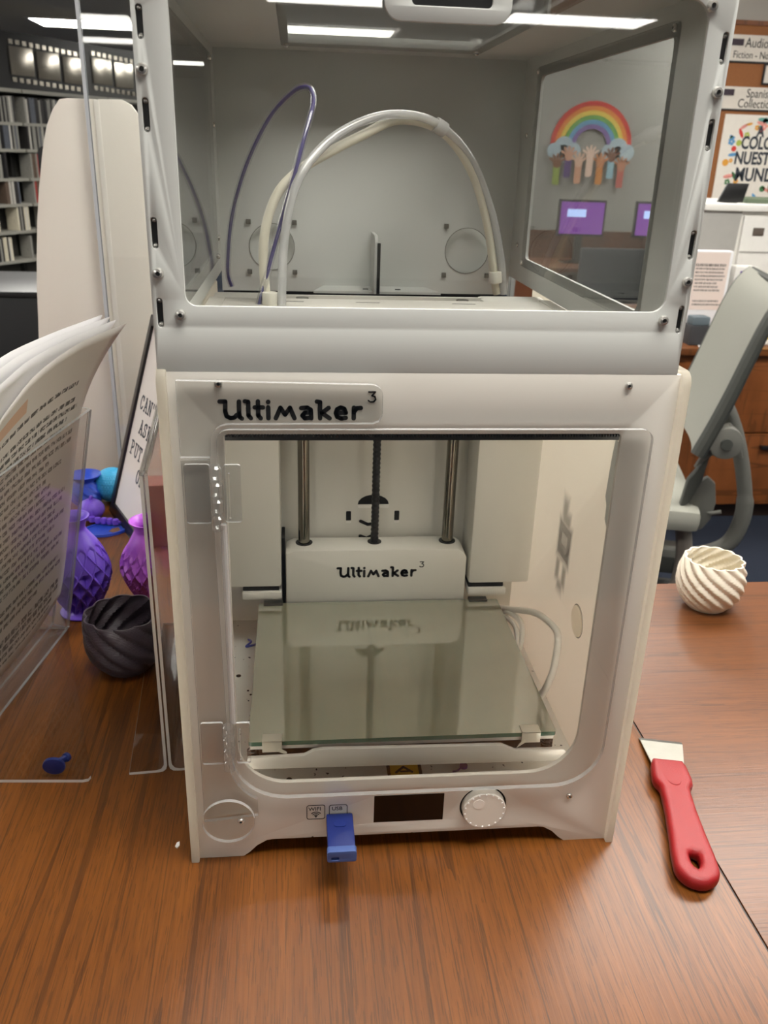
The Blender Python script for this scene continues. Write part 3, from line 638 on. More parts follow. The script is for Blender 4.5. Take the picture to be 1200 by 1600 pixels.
def vase(name, label, loc, m, prof, kind, n=14, rot=0.):
    pr_ = smooth_prof(prof, 10); H = prof[-1][1]
    z0, z1 = .05 * H, .74 * H; rows = 6.5
    def fn(r, z, th, k):
        if z < z0 or z > z1: return r
        e = min(1, (z - z0) / 8, (z1 - z) / 14); q = (z - z0) / (z1 - z0) * rows; a = n * th / (2 * math.pi) + q / 2; c = n * th / (2 * math.pi) - q / 2
        da = min(a % 1, 1 - a % 1); dc = min(c % 1, 1 - c % 1); d = min(da, dc)
        if kind == 'pyramid': return r - e * 9.5 * min(d / .42, 1) * (0.6 + .8 * (q - math.floor(q)) if False else 1)
        return r + e * (1.9 if d < .05 else -2.2 * min(1, d * 3))
    inner = [(max(r - 2, 4), z) for r, z in pr_[::-1] if z > .5 * H]; inner[0] = (pr_[-1][0] - 1.2, H)
    b = MB(); b.lathe(pr_ + inner + [(1, .5 * H)], n * 14, fn=lambda r, z, th, k: fn(r, z, th, k) if k < len(pr_) else r)
    return mk(name, b, m, None, local=True, smooth=25, label=label, cat='vase', loc=loc, rotz=rot)
VIO = printed('violet_print', (112, 76, 204), .35, .0008, .2); PINK = printed('orchid_print', (196, 106, 224), .25, .0008, .2)
vase('printed_vase', 'violet vase with deep diamond pattern half behind the paper holder', (-343, 402, 0), VIO, [(24, 0), (26, 3), (21, 8), (29, 22), (38, 48), (36, 68), (27, 88), (17, 103), (13.5, 110), (15, 118), (19, 125)], 'pyramid', 14)
vase('printed_vase', 'orchid pink vase with raised lattice lines behind the sign holder', (-262, 425, 0), PINK, [(20, 0), (22, 3), (20, 8), (28, 24), (36, 46), (34, 62), (26, 80), (19, 93), (17.5, 98), (19, 104), (23, 109)], 'lattice', 16)
BLUE = printed('royal_blue_print', (40, 74, 190), .35, .001, .5); CYAN = printed('cyan_print', (60, 170, 220), .35, .001, .2)
b = MB(); pf = smooth_prof([(17, 0), (24, 10), (25, 22), (19, 34), (15, 39), (20, 44), (25, 49)], 6)
b.lathe(pf + [(23.5, 49), (15, 42), (1, 40)], 72, fn=lambda r, z, th, k: r * (1 + (.05 * math.sin(9 * (th + .06 * z)) if 4 < z < 36 else 0)))
mk('printed_pot', b, BLUE, None, local=True, label='small royal blue swirled pot with a flared rim', cat='pot', loc=(-412, 745, 0))
b = MB(); NB = 22
b.lathe([(max(.6, 27 * math.sin(math.pi * k / 66)), 27 - 27 * math.cos(math.pi * k / 66)) for k in range(67)], 108, fn=lambda r, z, th, k: r + (1.5 * abs(math.sin(th * 18 + (k // 3 % 2) * math.pi / 2)) * abs(math.sin(math.pi * k / 3 + .5)) if r > 3 else 0))
mk('printed_ball', b, CYAN, None, local=True, label='cyan blue knobbly textured ball beside the framed sign', cat='ball', loc=(-374, 757, 0), smooth=50)
t = thing('printed_pumpkin', 'small purple ribbed pumpkin in front of the blue pot', 'pumpkin', (-392, 683, 0))
b = MB(); b.lathe([(max(.5, 19.5 * math.sin(math.pi * k / 24)), 16 - 16 * math.cos(math.pi * k / 24)) for k in range(25)], 80, fn=lambda r, z, th, k: r * (1 - .07 * (1 - abs(math.sin(5 * th))) ** 2))
mk('pumpkin_body', b, VIO, t, local=True, smooth=50); mk('stem', MB().tube([(0, 0, 30), (1, 0, 34), (3, 1, 37)], 2.6, 8), VIO, t, local=True)
t = thing('printed_caterpillar', 'purple jointed toy caterpillar on the blue oval tray', 'toy', (-372, 655, 0))
for k, (x, y) in enumerate(((-30, 9), (-22, 13), (-15, 7), (-6, 3), (3, 1), (12, -1), (21, -4))):
    mk('segment', MB().lathe([(1, -5), (4.2, -4), (5.2, 0), (4.2, 4), (1, 5)], 14, (x, y, 9)), VIO, t, local=True)
    mk('joint', MB().cyl((x, y, 9), (x + 7, y - 1.5, 9), 2.2, 8), VIO, t, local=True)
t = thing('oval_tray', 'flat royal blue oval printed tray', 'tray', (-364, 640, 0))
ell = lambda a, b_: [(a * math.cos(2 * math.pi * i / 40) + .25 * b_ * math.sin(2 * math.pi * i / 40), b_ * math.sin(2 * math.pi * i / 40)) for i in range(40)]
mk('tray_base', MB().prism(ell(31, 25), XY(0), 0, 2.2), BLUE, t, local=True, bevel=.4)
mk('tray_rim', plate(ell(30, 24), [ell(27, 21)], 1.6, XY(2.2)), BLUE, t, local=True)
mk('tray_inlay', MB().prism([(6, -8), (16, -14), (22, -4), (17, 6), (9, 2)], XY(2.2), 0, .5), M('brown_inlay', (120, 84, 60), .6), t, local=True)
mk('plastic_crumb', MB().prism([(-186, 13), (-184, 11), (-182.5, 14), (-183, 18), (-185, 17)], XY(0), 0, 1), PAPERW, None, label='tiny white plastic crumb on the desk by the printer foot', cat='crumb', loc=(-184, 14, 0))
# blue pin shape lying at the foot of the paper holder
t = thing('printed_pin', 'small navy blue printed pin lying on the clear holder foot', 'printed part', (-301, 101, 3))
Rp = Matrix.Rotation(math.radians(-28), 3, 'Z')
pb = MB().cyl((0, 0, 10), (0, 3, 10.5), 9.6, 28); mk('pin_head', pb, BLU, t, local=True, bevel=.6)
mk('pin_stem', MB().tube([(0, 3, 10.5), (3, 7, 10), (6, 12, 9), (8, 16, 8.5)], lambda s: 3.2 if s < .75 else 4.2, 12), BLU, t, local=True)

# ------------------------------------------------------------------ clear leaning paper holder with papers (seen from behind)
K = Vector((-352.3, 361, 3)); UU = Vector((.15242, .98832, 0)); EV = Vector((.19867, -.03064, .97959)); NN = Vector((.96814, -.14931, -.20101))
PL = lambda off: (lambda p, q, w_: tuple(K + UU * p + EV * q + NN * (off + w_)))
hd1 = thing('paper_holder', 'clear acrylic holder leaning over its foot, stuffed with printed sheets', 'paper holder', (-380, 230, 0))
mk('foot', plate([(-352.3, 362), (-560, 362), (-560, 112), (-276, 95), (-271.5, 96), (-270, 100)], [], 3, XY(0), edge=1), [CLEAR, EDGEW], hd1, smooth=0)
mk('back_sheet', plate(rrect(-290, 0, 0, 269, 2), [], 2.6, PL(0), edge=1), [HAZY, EDGED], hd1, smooth=0)
mk('front_sheet', plate(rrect(-290, 0, 0, 340, 2), [], 2.6, PL(-18), edge=1), [CLEAR, EDGED], hd1, smooth=0)
mk('pocket_side', plate([(0, 0), (14.5, 0), (14.5, 269), (0, 269)], [], 2.4, lambda a, q, w_: tuple(K + UU * (-w_) + EV * q + NN * (-15 + a)), edge=1), [CLEAR, EDGED], hd1, smooth=0)
PT = [paper_text('letter_sheet_print', 36, seed=1.7, orange=True), PAPERW]
def sheet(off, q1, curl, lean, mats, label, dp=0., sag=0.):
    b = MB(); NU, NV = 14, 30; b.uv = []
    for j in range(NV + 1):
        for i in range(NU + 1):
            u_ = i / NU; v_ = j / NV; p = -240 + 221 * u_ + dp; q = 40 + (q1 - 40) * v_ - sag * v_ ** 4 * max(0, .75 - u_) ** 1.5
            c_ = max(0, (q - 250) / 100); r_ = max(0, u_ - .45)
            bow = 5 * math.sin(math.pi * u_) * v_
            P = K + UU * p + EV * (q - curl * .03 * c_ * c_) + NN * (off - 1 - bow * .35 + lean * c_ * c_)
            P += UU * (curl * c_ * c_ * r_ * 1.3) + NN * (curl * .25 * c_ * c_ * r_)
            if v_ < .22: P += (EV * 14 + NN * -2) * ((.22 - v_) / .22) ** 2 * (abs(u_ - .5) * 2) ** 2 * (1 if u_ > .5 else .3)
            b.v.append(tuple(P)); b.uv.append((u_, v_))
    for j in range(NV):
        for i in range(NU): a = j * (NU + 1) + i; b.f.append((a, a + 1, a + NU + 2, a + NU + 1)); b.mi.append(0)
    o = mk('paper_sheet', b, mats, None, smooth=60, label=label, cat='paper', loc=(-390, 250, 3), group='printed sheets in the leaning holder')
    md = o.modifiers.new('thickness', 'SOLIDIFY'); md.thickness = .00012; return o
sheet(-1.5, 357, 78, 4, [PT[0]], 'front printed sheet with its corner curling out of the leaning holder', sag=95)
sheet(-4, 360, 66, 0, [PAPERW], 'second white sheet just behind the curled printed one', -2, 40)
sheet(-6, 362, 62, -3, [PAPERW], 'third white sheet in the middle of the leaning stack', -3, 22)
sheet(-8, 363, 58, -6, [PAPERW], 'rearmost white sheet of the leaning stack', -4, 14)

# ------------------------------------------------------------------ upright clear sign holder beside the printer
h2 = thing('sign_holder', 'upright clear acrylic sign holder standing edge-on beside the printer', 'sign holder', (-205, 240, 0))
ang = math.atan2(-22, 225)
Q = Vector((-203.5, 105, 0)); DU = Vector((-.075, .997, 0)); DN = Vector((.997, .075, 0))
prof_l = [(-34, 0), (-9, 0), (-5.5, 1), (-3.6, 4), (-3.2, 9), (-3.2, 285), (-.8, 287.5), (-.8, 10), (-1.4, 3), (-3.4, -2.4 + 2.4), (-6, 0)]
def bent(sg):
    out = [(sg * 34, 0), (sg * 34, 2.6), (sg * 10, 2.6), (sg * 6, 3.8), (sg * 3.6, 7.5), (sg * 3.2, 12), (sg * 3.2, 284), (sg * .7, 284), (sg * .7, 7), (sg * 1.7, 3), (sg * 4.5, .6), (sg * 9, 0)]
    b = MB(); n = len(out)
    for d in (0, 265): b.v += [tuple(Q + DU * d + DN * s_ + Vector((0, 0, z_))) for s_, z_ in out]
    b.f += [tuple(range(n)), tuple(range(n, 2 * n))]; b.mi += [1, 1]
    for i in range(n): b.f.append((i, (i + 1) % n, n + (i + 1) % n, n + i)); b.mi.append(1 if i == 0 else 0)
    return b
mk('left_sheet', bent(-1), [CLEAR, EDGEW], h2, smooth=20); mk('right_sheet', bent(1), [CLEAR, EDGEW], h2, smooth=20)
tb = MB(); tb.tube([tuple(Q + DU * d + Vector((0, 0, 285.5))) for d in (0, 130, 265)], 3.4, 12, sub=1); mk('top_fold', tb, CLEAR, h2)

# ------------------------------------------------------------------ black framed sign with typewritten words
S0 = Vector((-372.8, 717.6, 0)); SB = Vector((.42238, -.90642, 0)); SE = Vector((.26107, .12183, .95760)); SN = Vector((-.86799, -.40447, .28810))
SG = lambda off: (lambda p, q, w_: tuple(S0 + SB * p + SE * q + SN * (off + w_)))
sg = thing('framed_sign', 'white sign in a black frame with typewriter style words leaning back', 'sign', (-330, 630, 0))
FRB = M('frame_black', (22, 20, 24), .3)
mk('frame', plate(rrect(0, 0, 235, 305, 3), [[(11, 15), (225, 15), (225, 291), (11, 291)]], 8, SG(-6), bevel=.6), FRB, sg)
mk('sign_sheet', MB().prism([(9, 13), (227, 13), (227, 293), (9, 293)], SG(-3), 0, 1), M('sign_paper', (236, 232, 228), .25, var=.01), sg)
mk('easel_leg', MB().add([tuple(S0 + SB * p + SE * q - SN * 6 + Vector(o_)) for p in (100, 130) for q, o_ in ((160, (0, 0, 0)), (160, (8, 4, 0)))] + [tuple(S0 + SB * p + Vector((100, 46, 0)) + Vector(o_)) for p in (100, 130) for o_ in ((0, 0, 0), (8, 4, 0))], [(0, 1, 5, 4), (2, 3, 7, 6), (0, 2, 6, 4), (1, 3, 7, 5), (0, 1, 3, 2), (4, 5, 7, 6)]), FRB, sg)
GL = {'C': [[(.82, .78), (.68, .95), (.4, 1), (.16, .8), (.08, .5), (.16, .2), (.4, 0), (.68, .05), (.84, .22)], [(.82, .98), (.82, .7)]],
      'A': [[(.12, 0), (.48, 1), (.86, 0)], [(.26, .36), (.72, .36)], [(0, 0), (.28, 0)], [(.7, 0), (1, 0)], [(.32, 1), (.5, 1)]],
      'N': [[(.15, 0), (.15, 1), (.82, 0), (.82, 1)], [(0, 1), (.2, 1)], [(0, 0), (.32, 0)], [(.66, 1), (.98, 1)]],
      "'": [[(.2, 1.02), (.14, .74)]],
      'T': [[(.48, 0), (.48, 1)], [(.08, .78), (.08, 1), (.88, 1), (.88, .78)], [(.28, 0), (.68, 0)]],
      'S': [[(.76, .78), (.66, .94), (.4, 1), (.14, .84), (.2, .6), (.68, .42), (.78, .2), (.6, .02), (.3, 0), (.1, .18)], [(.78, 1), (.78, .74)], [(.08, 0), (.08, .26)]],
      'K': [[(.2, 0), (.2, 1)], [(.82, 1), (.22, .42)], [(.42, .6), (.84, 0)], [(.02, 1), (.38, 1)], [(.02, 0), (.38, 0)], [(.66, 1), (.98, 1)], [(.68, 0), (1, 0)]],
      'U': [[(.18, 1), (.18, .3), (.3, .06), (.5, 0), (.72, .06), (.84, .3), (.84, 1)], [(0, 1), (.36, 1)], [(.66, 1), (1, 1)]],
      'P': [[(.2, 0), (.2, 1), (.6, 1), (.8, .86), (.8, .64), (.6, .5), (.2, .5)], [(.02, 0), (.42, 0)], [(.02, 1), (.2, 1)]],
      'O': [[(.48, 1), (.2, .88), (.08, .5), (.2, .12), (.48, 0), (.76, .12), (.88, .5), (.76, .88), (.48, 1)]]}
wd = MB()
for s_, p0, q0, h_ in (("CAN'T", 27, 172, 19), ('ASK U', 46, 139, 19), ('PUT A', 27, 103, 19), ('ON', 77, 73, 19)):
    x = p0
    for ch in s_:
        if ch in GL:
            for st_ in GL[ch]: wd.stroke([(x + a * 15, q0 + b_ * h_) for a, b_ in st_], 2.7, SG(-2), .05, .35)
        x += (9 if ch in "' " else 19)
mk('lettering', wd, M('sign_ink', (44, 52, 66), .5), sg, smooth=0)
mk('coral_box', MB().box(-236, -178, 590, 630, 0, 92), M('coral_card', (150, 92, 80), .7), None, bevel=1, label='small coral red box behind the clear sign holder', cat='box', loc=(-210, 580, 0))

# ------------------------------------------------------------------ white divider and clear guard behind it
DIV = M('divider_white', (226, 221, 211), .5, var=.01)
dv = thing('desk_divider', 'white round-topped divider board standing behind the papers', 'divider', (-410, 890, 0))
lp = [(-371, 0), (-371, 578), (-412, 578)] + [(-421 - 2, 576), (-434, 562), (-445, 540), (-455, 505), (-466, 455), (-474, 410), (-481, 360), (-487, 310), (-491, 260), (-497, 200), (-505, 120), (-514, 40), (-518, 0)]
mk('left_leaf', MB().prism(lp, XZ(888), 0, 8), DIV, dv, bevel=1)
rp = [(-368, 0), (-368, 578), (-336, 579), (-324, 573), (-312, 556), (-305, 534), (-303, 500), (-300, 0)]
mk('right_leaf', MB().prism(rp, lambda u_, v_, w_: (u_, 884 - w_ + (u_ + 368) * .35, v_), 0, 8), DIV, dv, bevel=1)
mk('hinge_strip', MB().box(-374, -366, 876, 890, 0, 577), M('divider_strip', (236, 232, 224), .4), dv, bevel=1.5)
gd = thing('clear_guard', 'tall clear acrylic guard panel standing behind the printer', 'guard panel', (-60, 862, 0))
mk('guard_sheet', plate([(-378, 0), (260, 0), (260, 760), (-378, 760)], [], 5, XZ(864), edge=1), [CLEAR, EDGED], gd, smooth=0)
mk('guard_edge', MB().box(-383, -378, 858, 866, 0, 760), M('edge_blue_grey', (186, 191, 196), .25), gd)
for x in (-250, 200): mk('guard_foot', MB().box(x - 20, x + 20, 800, 858, 0, 5).box(x - 20, x + 20, 866, 930, 0, 5), CLEAR, gd)

# ------------------------------------------------------------------ the red scraper
RED = M('red_plastic', (146, 20, 25), .45, bump=.35, bscale=1500)
sp_ = thing('scraper', 'red handled metal scraper lying on the desk seam', 'scraper', (245, 20, 0))
A0 = Vector((251, 76, 0)); B0 = Vector((220, -62, 0)); DL = (B0 - A0).normalized(); DW = Vector((-DL.y, DL.x, 0)); 
if DW.x < 0: DW = -DW
FX = lambda l, w_, z_: tuple(A0 + DL * l + DW * w_ + Vector((0, 0, z_)))
# handle: one flat rounded bar with a hanging hole, thicker towards the end
BV = 5.2
h_out = [(0, -15 + BV), (3, -16 + BV), (18, -17.5 + BV), (24, -17 + BV), (29, -14 + BV), (34, -12.8 + BV), (60, -13.2 + BV), (90, -15.2 + BV), (110, -17 + BV)]
h_out = h_out + [(124 + (17.6 - BV) * math.sin(math.radians(a)), -(17.4 - BV) * math.cos(math.radians(a))) for a in range(0, 181, 12)] + [(l, -w_) for l, w_ in h_out[::-1]]
e_hole = [(106 - BV * .5, 0), (107, 5 + BV * .5), (113, 6.4 + BV * .5), (121, 6 + BV * .5), (128, 4 + BV * .4), (131 + BV * .4, 0), (128, -4 - BV * .4), (121, -6 - BV * .5), (113, -6.4 - BV * .5), (107, -5 - BV * .5)]
hz = lambda l: 13.0
mk('handle', plate(h_out, [e_hole], 14, lambda l, w_, z_: FX(l, w_, .4 + z_ / 14 * hz(l)), bevel=BV, bres=3), RED, sp_, smooth=60, label='red plastic scraper handle')
mk('thumb_ridge', MB().tube([FX(27, -5.5, 12.9), FX(30.5, -3.5, 13.2), FX(32, 0, 13.3), FX(30.5, 3.5, 13.2), FX(27, 5.5, 12.9)], .7, 8), RED, sp_)
BLADE = M('blade_steel', (176, 174, 164), .42, .55, var=.12, scale=60)
LZ = lambda l, w_, z_: FX(l, w_, 6.2 - (l < -30) * 0 + z_ - max(0, -l) * .11)
mk('blade', plate([(4, -13), (4, 14), (-41, 21.5), (-42, -18)], [], 1.2, LZ, bevel=.1), BLADE, sp_, smooth=20)
mk('blade_edge', plate([(-41, -18), (-41, 21.4), (-46, 22), (-47, -18.5)], [], .5, LZ), M('edge_steel', (110, 108, 102), .35, .8), sp_)

# ------------------------------------------------------------------ right background: desk with drawers, copier and small things
bd = thing('office_desk', 'wooden office desk with drawers behind the grey chair', 'desk', (2000, 3100, FLOOR))
mk('desktop', MB().box(1150, 3100, 2640, 3700, -172, -146), WOODX, bd, bevel=2)
mk('carcass', MB().box(1180, 3080, 2690, 3680, FLOOR + 70, -172), WOODD, bd)
mk('toe_kick', MB().box(1200, 3060, 2720, 3660, FLOOR, FLOOR + 70), M('toe_dark', (40, 22, 12), .6), bd)
mk('apron', MB().box(1180, 1600, 2672, 2690, -262, -176), WOODD, bd, bevel=1.5)
for (x0, x1, z0, z1) in ((1606, 2180, -495, -176), (1606, 2180, FLOOR + 75, -502), (2186, 2760, -495, -176), (2186, 2760, FLOOR + 75, -502)):
    f_ = mk('drawer', MB().box(x0, x1, 2670, 2690, z0, z1), WOODD, bd, bevel=2)
    xc = (x0 + x1) / 2
    mk('drawer_handle', MB().box(xc - 75, xc + 75, 2648, 2658, z1 - 62, z1 - 46).box(xc - 75, xc - 63, 2658, 2670, z1 - 60, z1 - 48).box(xc + 63, xc + 75, 2658, 2670, z1 - 60, z1 - 48), BLACK, f_, bevel=2)
mk('knee_panel', MB().box(1186, 1600, 2684, 2692, -495, -270), WOODD, bd); mk('knee_panel', MB().box(1186, 1600, 2684, 2692, FLOOR + 75, -502), WOODD, bd)
CPW = M('copier_white', (226, 224, 218), .5); CPG = M('copier_grey', (164, 162, 156), .5)
cp = thing('copier', 'white and grey office copier on the wooden desk', 'copier', (1860, 3100, -146))
mk('body', MB().box(1500, 2250, 2930, 3400, -146, 352), CPW, cp, bevel=14)
mk('lid', MB().box(1520, 2260, 2900, 3410, 346, 374), M('copier_lid', (240, 238, 232), .45), cp, bevel=8)
mk('grey_side', MB().prism([(1480, 130), (1500, 340), (1535, 352), (1690, 352), (1676, -60), (1480, -60)], XZ(2932), 0, 12), CPG, cp, bevel=4)
mk('front_cover', MB().box(1700, 2230, 2916, 2932, -40, 330), CPW, cp, bevel=5)
mk('tray_line', MB().box(1702, 2228, 2913, 2917, 188, 194), CPG, cp); mk('latch', MB().box(1745, 1790, 2911, 2917, 255, 285), M('latch_dark', (92, 82, 74), .5), cp, bevel=1)
mk('paper_tray', MB().box(1560, 1700, 2880, 2934, -40, 60), CPG, cp, bevel=4)
t = thing('tablet_display', 'small black screen standing on the copier', 'screen', (1640, 2960, 374))
mk('screen', MB().prism([(1598, 376), (1702, 376), (1716, 448), (1628, 448)], XZ(2972), 0, 14), BLACK, t, bevel=2); mk('stand', MB().box(1630, 1680, 2960, 3010, 374, 380), BLACK, t)
mk('paper_tray_folder', MB().box(1720, 2050, 2960, 3200, 374, 392), M('green_folder', (96, 110, 88), .6), None, bevel=2, label='dull green folder lying on the copier', cat='folder', loc=(1880, 3080, 374))
t = thing('paper_stack', 'upright stack of white paper with printed notes before the copier', 'paper', (1530, 2800, -146))
PT2 = paper_text('note_print', 16, paper=(226, 210, 200), seed=5.1)
q_ = MB().box(1462, 1612, 2780, 2822, -146, 205); mk('sheets', q_, PAPERW, t, bevel=2)
q_ = MB(); q_.add([(1466, 2778, -20), (1600, 2778, -20), (1600, 2778, 200), (1450, 2778, 200)], [(0, 1, 2, 3)]); q_.uv = [(0, 0), (1, 0), (1, 1), (0, 1)]; mk('note', q_, PT2, t, smooth=0)
t = thing('tape_dispenser', 'black desk tape dispenser beside the paper stack', 'tape dispenser', (1590, 2740, -146))
mk('base', MB().prism([(1540, -146), (1650, -146), (1650, -96), (1632, -60), (1600, -52), (1560, -100), (1540, -120)], XZ(2760), 0, 60), BLACK, t, bevel=5)
mk('tape_roll', MB().cyl((1612, 2702, -66), (1612, 2758, -66), 34, 24), M('tape_amber', (170, 110, 60), .3), t, bevel=2)
t = thing('desk_basket', 'dark desk tray with brown odds and ends', 'tray', (1510, 2730, -146))
mk('tray', MB().box(1452, 1535, 2700, 2770, -146, -70), M('dark_mesh', (52, 52, 54), .6), t, bevel=4); mk('contents', MB().box(1458, 1530, 2706, 2764, -70, -36), M('teal_grey', (92, 104, 110), .7), t, bevel=8)
mk('paper_scrap', MB().prism([(1478, 2655), (1510, 2652), (1530, 2690), (1490, 2700)], XY(-146), 0, 2), PAPERW, None, label='small white paper scrap at the desk edge', cat='paper', loc=(1500, 2670, -146))
t = thing('label_box', 'white box with a small purple label by the copier', 'box', (1668, 2790, -146))
mk('box_body', MB().box(1622, 1716, 2760, 2830, -146, 150), CPW, t, bevel=2); mk('purple_label', MB().box(1642, 1690, 2757, 2760, 108, 134), M('label_purple', (92, 64, 140), .5), t)
t = thing('wipes_tub', 'yellow labelled tub of wipes behind the chair top', 'tub', (1785, 2765, -146))
mk('tub', MB().lathe([(48, 0), (52, 4), (52, 205), (48, 210)], 32), M('tub_white', (232, 230, 222), .4), t, local=True)
mk('yellow_label', MB().lathe([(52.6, 24), (52.6, 170)], 32), M('label_yellow', (236, 198, 56), .5), t, local=True)
mk('lid', MB().lathe([(50, 210), (54, 212), (54, 232), (40, 240)], 32), CPW, t, local=True)

# corkboard with its two header signs and the poster
CORK = M('cork', (142, 92, 54), .9, var=.15, scale=180)
cb_ = thing('corkboard', 'brown corkboard on the partition wall', 'corkboard', (2700, 4025, 250))
mk('cork_sheet', MB().box(2030, 3600, 4010, 4030, 150, 1140), CORK, cb_)
fr_ = MB()
for a in ((2012, 2032, 130, 1160), (3598, 3618, 130, 1160)): fr_.box(a[0], a[1], 4004, 4030, a[2], a[3])
for a in ((130, 152), (1140, 1160)): fr_.box(2032, 3598, 4004, 4030, a[0], a[1])
mk('board_frame', fr_, WOODD, cb_)
SIGNP = M('sign_card', (214, 208, 198), .6)
def bsign(label, x0, x1, z0, z1, lines, tilt=0.):
    t = thing('header_sign', label, 'sign', (x0, 4005, z0))
    mk('card', MB().box(x0, x1, 4006, 4010, z0, z1), SIGNP, t)
    mk('card_edge', MB().box(x0, x1, 4005, 4010, z0 - 8, z0), BLACK, t)
    for (s, size, x, z) in lines: mk('lettering', text_mb(s, size, XZ(4005.5, x, z), .6, sx=.82), INK, t, smooth=0)
    mk('tape_strip', MB().box(x0 - 8, x0 + 62, 4003, 4006, (z0 + z1) / 2 + 10, (z0 + z1) / 2 + 38), M('tape_purple', (52, 40, 52), .5), t)
bsign('white header card reading Audiobooks Fiction - Nonfiction', 2034, 2560, 985, 1098, [('Audiobooks', 60, 2106, 1045), ('Fiction - Nonfiction', 46, 2052, 997)])
bsign('white header card reading Spanish Collection', 2028, 2480, 772, 872, [('Spanish', 56, 2156, 826), ('Collection', 56, 2118, 780)])
ps = thing('wall_poster', 'white floral poster in a dark border reading A colorear nuestro mundo', 'poster', (2300, 4000, 340))
mk('poster_sheet', MB().box(2066, 2580, 4003, 4009, 300, 748), M('poster_paper', (226, 222, 212), .5), ps)
pt_ = MB()
text_mb('A', 70, XZ(4002.5, 2246, 650), .8, pt_, bold=2.5, sx=.8); text_mb('COLOREAR', 82, XZ(4002.5, 2172, 592), .8, pt_, bold=2.5, sx=.72); text_mb('NUESTRO', 82, XZ(4002.5, 2150, 520), .8, pt_, bold=2.5, sx=.75); text_mb('MUNDO', 88, XZ(4002.5, 2166, 440), .8, pt_, bold=2.5, sx=.8)
mk('lettering', pt_, M('poster_ink', (40, 48, 58), .5), ps, smooth=0)
PC = [M('poster_' + n_, c_, .6) for n_, c_ in (('red', (206, 62, 52)), ('blue', (92, 150, 196)), ('green', (70, 120, 76)), ('lime', (172, 186, 84)), ('amber', (222, 160, 62)), ('pink', (222, 150, 140)), ('teal', (96, 160, 150)))]
rnd = random.Random(3)
for i in range(46):
    a = rnd.uniform(0, 2 * math.pi); rr = rnd.uniform(.82, 1.15); x = 2300 + 190 * rr * math.cos(a); z = 545 + 165 * rr * math.sin(a)
    if not (2080 < x < 2560 and 320 < z < 735): continue
    k = rnd.choice(('dot', 'leaf', 'leaf', 'flower')); pc = PC[rnd.randrange(7)]; b = MB(); r_ = rnd.uniform(9, 17)
    if k == 'dot': b.prism(circ(x, z, r_, 14), XZ(4003), .1, .6)
    elif k == 'leaf':
        an = rnd.uniform(0, 6.28); b.prism([(x + math.cos(an) * r_ * 1.8 * math.cos(tt) - math.sin(an) * r_ * .6 * math.sin(tt), z + math.sin(an) * r_ * 1.8 * math.cos(tt) + math.cos(an) * r_ * .6 * math.sin(tt)) for tt in [i_ * math.pi / 6 for i_ in range(12)]], XZ(4003), .1, .6)
    else:
        for q in range(5): b.prism(circ(x + r_ * .7 * math.cos(q * 1.257), z + r_ * .7 * math.sin(q * 1.257), r_ * .5, 10), XZ(4003), .1 + q * .05, .6 + q * .05)
    mk('flower_print', b, pc, ps, smooth=0)
t = thing('framed_card', 'small dark framed card between the two header signs', 'picture', (2290, 4005, 885))
mk('frame', plate([(2222, 885), (2360, 885), (2360, 978), (2222, 978)], [[(2230, 893), (2352, 893), (2352, 970), (2230, 970)]], 8, XZ(4010)), BLACK, t); mk('card', MB().box(2228, 2354, 4005, 4009, 891, 972), SIGNP, t)

# ------------------------------------------------------------------ grey task chair
CHD = M('chair_dark', (62, 64, 60), .5); CHM = M('chair_mesh', (146, 146, 136), .65, var=.08, scale=400); CHL = M('chair_grey', (98, 98, 92), .5)
ch = thing('task_chair', 'grey task chair with a curved back beside the desk', 'chair', (900, 1800, FLOOR))
# back: centre line in the x-z plane, wide along y
cl = [(1052, -250), (1080, -170), (1108, -80), (1136, 20), (1162, 110), (1186, 170), (1216, 208)]
def ribbon(pts, y0, y1, th, bowl=0., n=9):
    P = spline([(x, 0, z) for x, z in pts], 4); b = MB(); N = len(P)
    for side in (0, 1):
        for k, p in enumerate(P):
            t_ = (P[min(k + 1, N - 1)] - P[max(k - 1, 0)]).normalized(); nn = Vector((t_.z, 0, -t_.x))
            for i in range(n):
                s_ = -1 + 2 * i / (n - 1); off = bowl * (s_ * s_) + (th if side else 0)
                q = p - nn * off; b.v.append((q.x, (y0 + y1) / 2 + s_ * (y1 - y0) / 2, q.z))
    for side in (0, 1):
        o_ = side * N * n
        for k in range(N - 1):
            for i in range(n - 1): b.f.append((o_ + k * n + i, o_ + k * n + i + 1, o_ + (k + 1) * n + i + 1, o_ + (k + 1) * n + i)); b.mi.append(0)
    for k in range(N - 1):
        for i in (0, n - 1): b.f.append((k * n + i, (k + 1) * n + i, N * n + (k + 1) * n + i, N * n + k * n + i)); b.mi.append(0)
    for k in (0, N - 1):
        for i in range(n - 1): b.f.append((k * n + i, k * n + i + 1, N * n + k * n + i + 1, N * n + k * n + i)); b.mi.append(0)
    return b
mk('backrest', ribbon(cl, 1640, 2100, 6, 28), CHM, ch, smooth=60)
rimp = [(x + 6, 1632, z) for x, z in cl]; rimq = [(x + 6, 2108, z) for x, z in cl]
fr_ = MB().tube([(x - 14, 1632, z + 9) for x, z in cl], lambda s: 22 - 5 * s, 10); mk('back_frame', fr_, CHD, ch)
mk('back_frame', MB().tube([(x - 14, 2108, z + 9) for x, z in cl], lambda s: 22 - 5 * s, 10), CHD, ch)
mk('back_top_rail', MB().tube([(1202, 1634, 217), (1214, 1760, 211), (1217, 1870, 209), (1214, 1980, 211), (1202, 2106, 217)], 12, 10), CHD, ch)
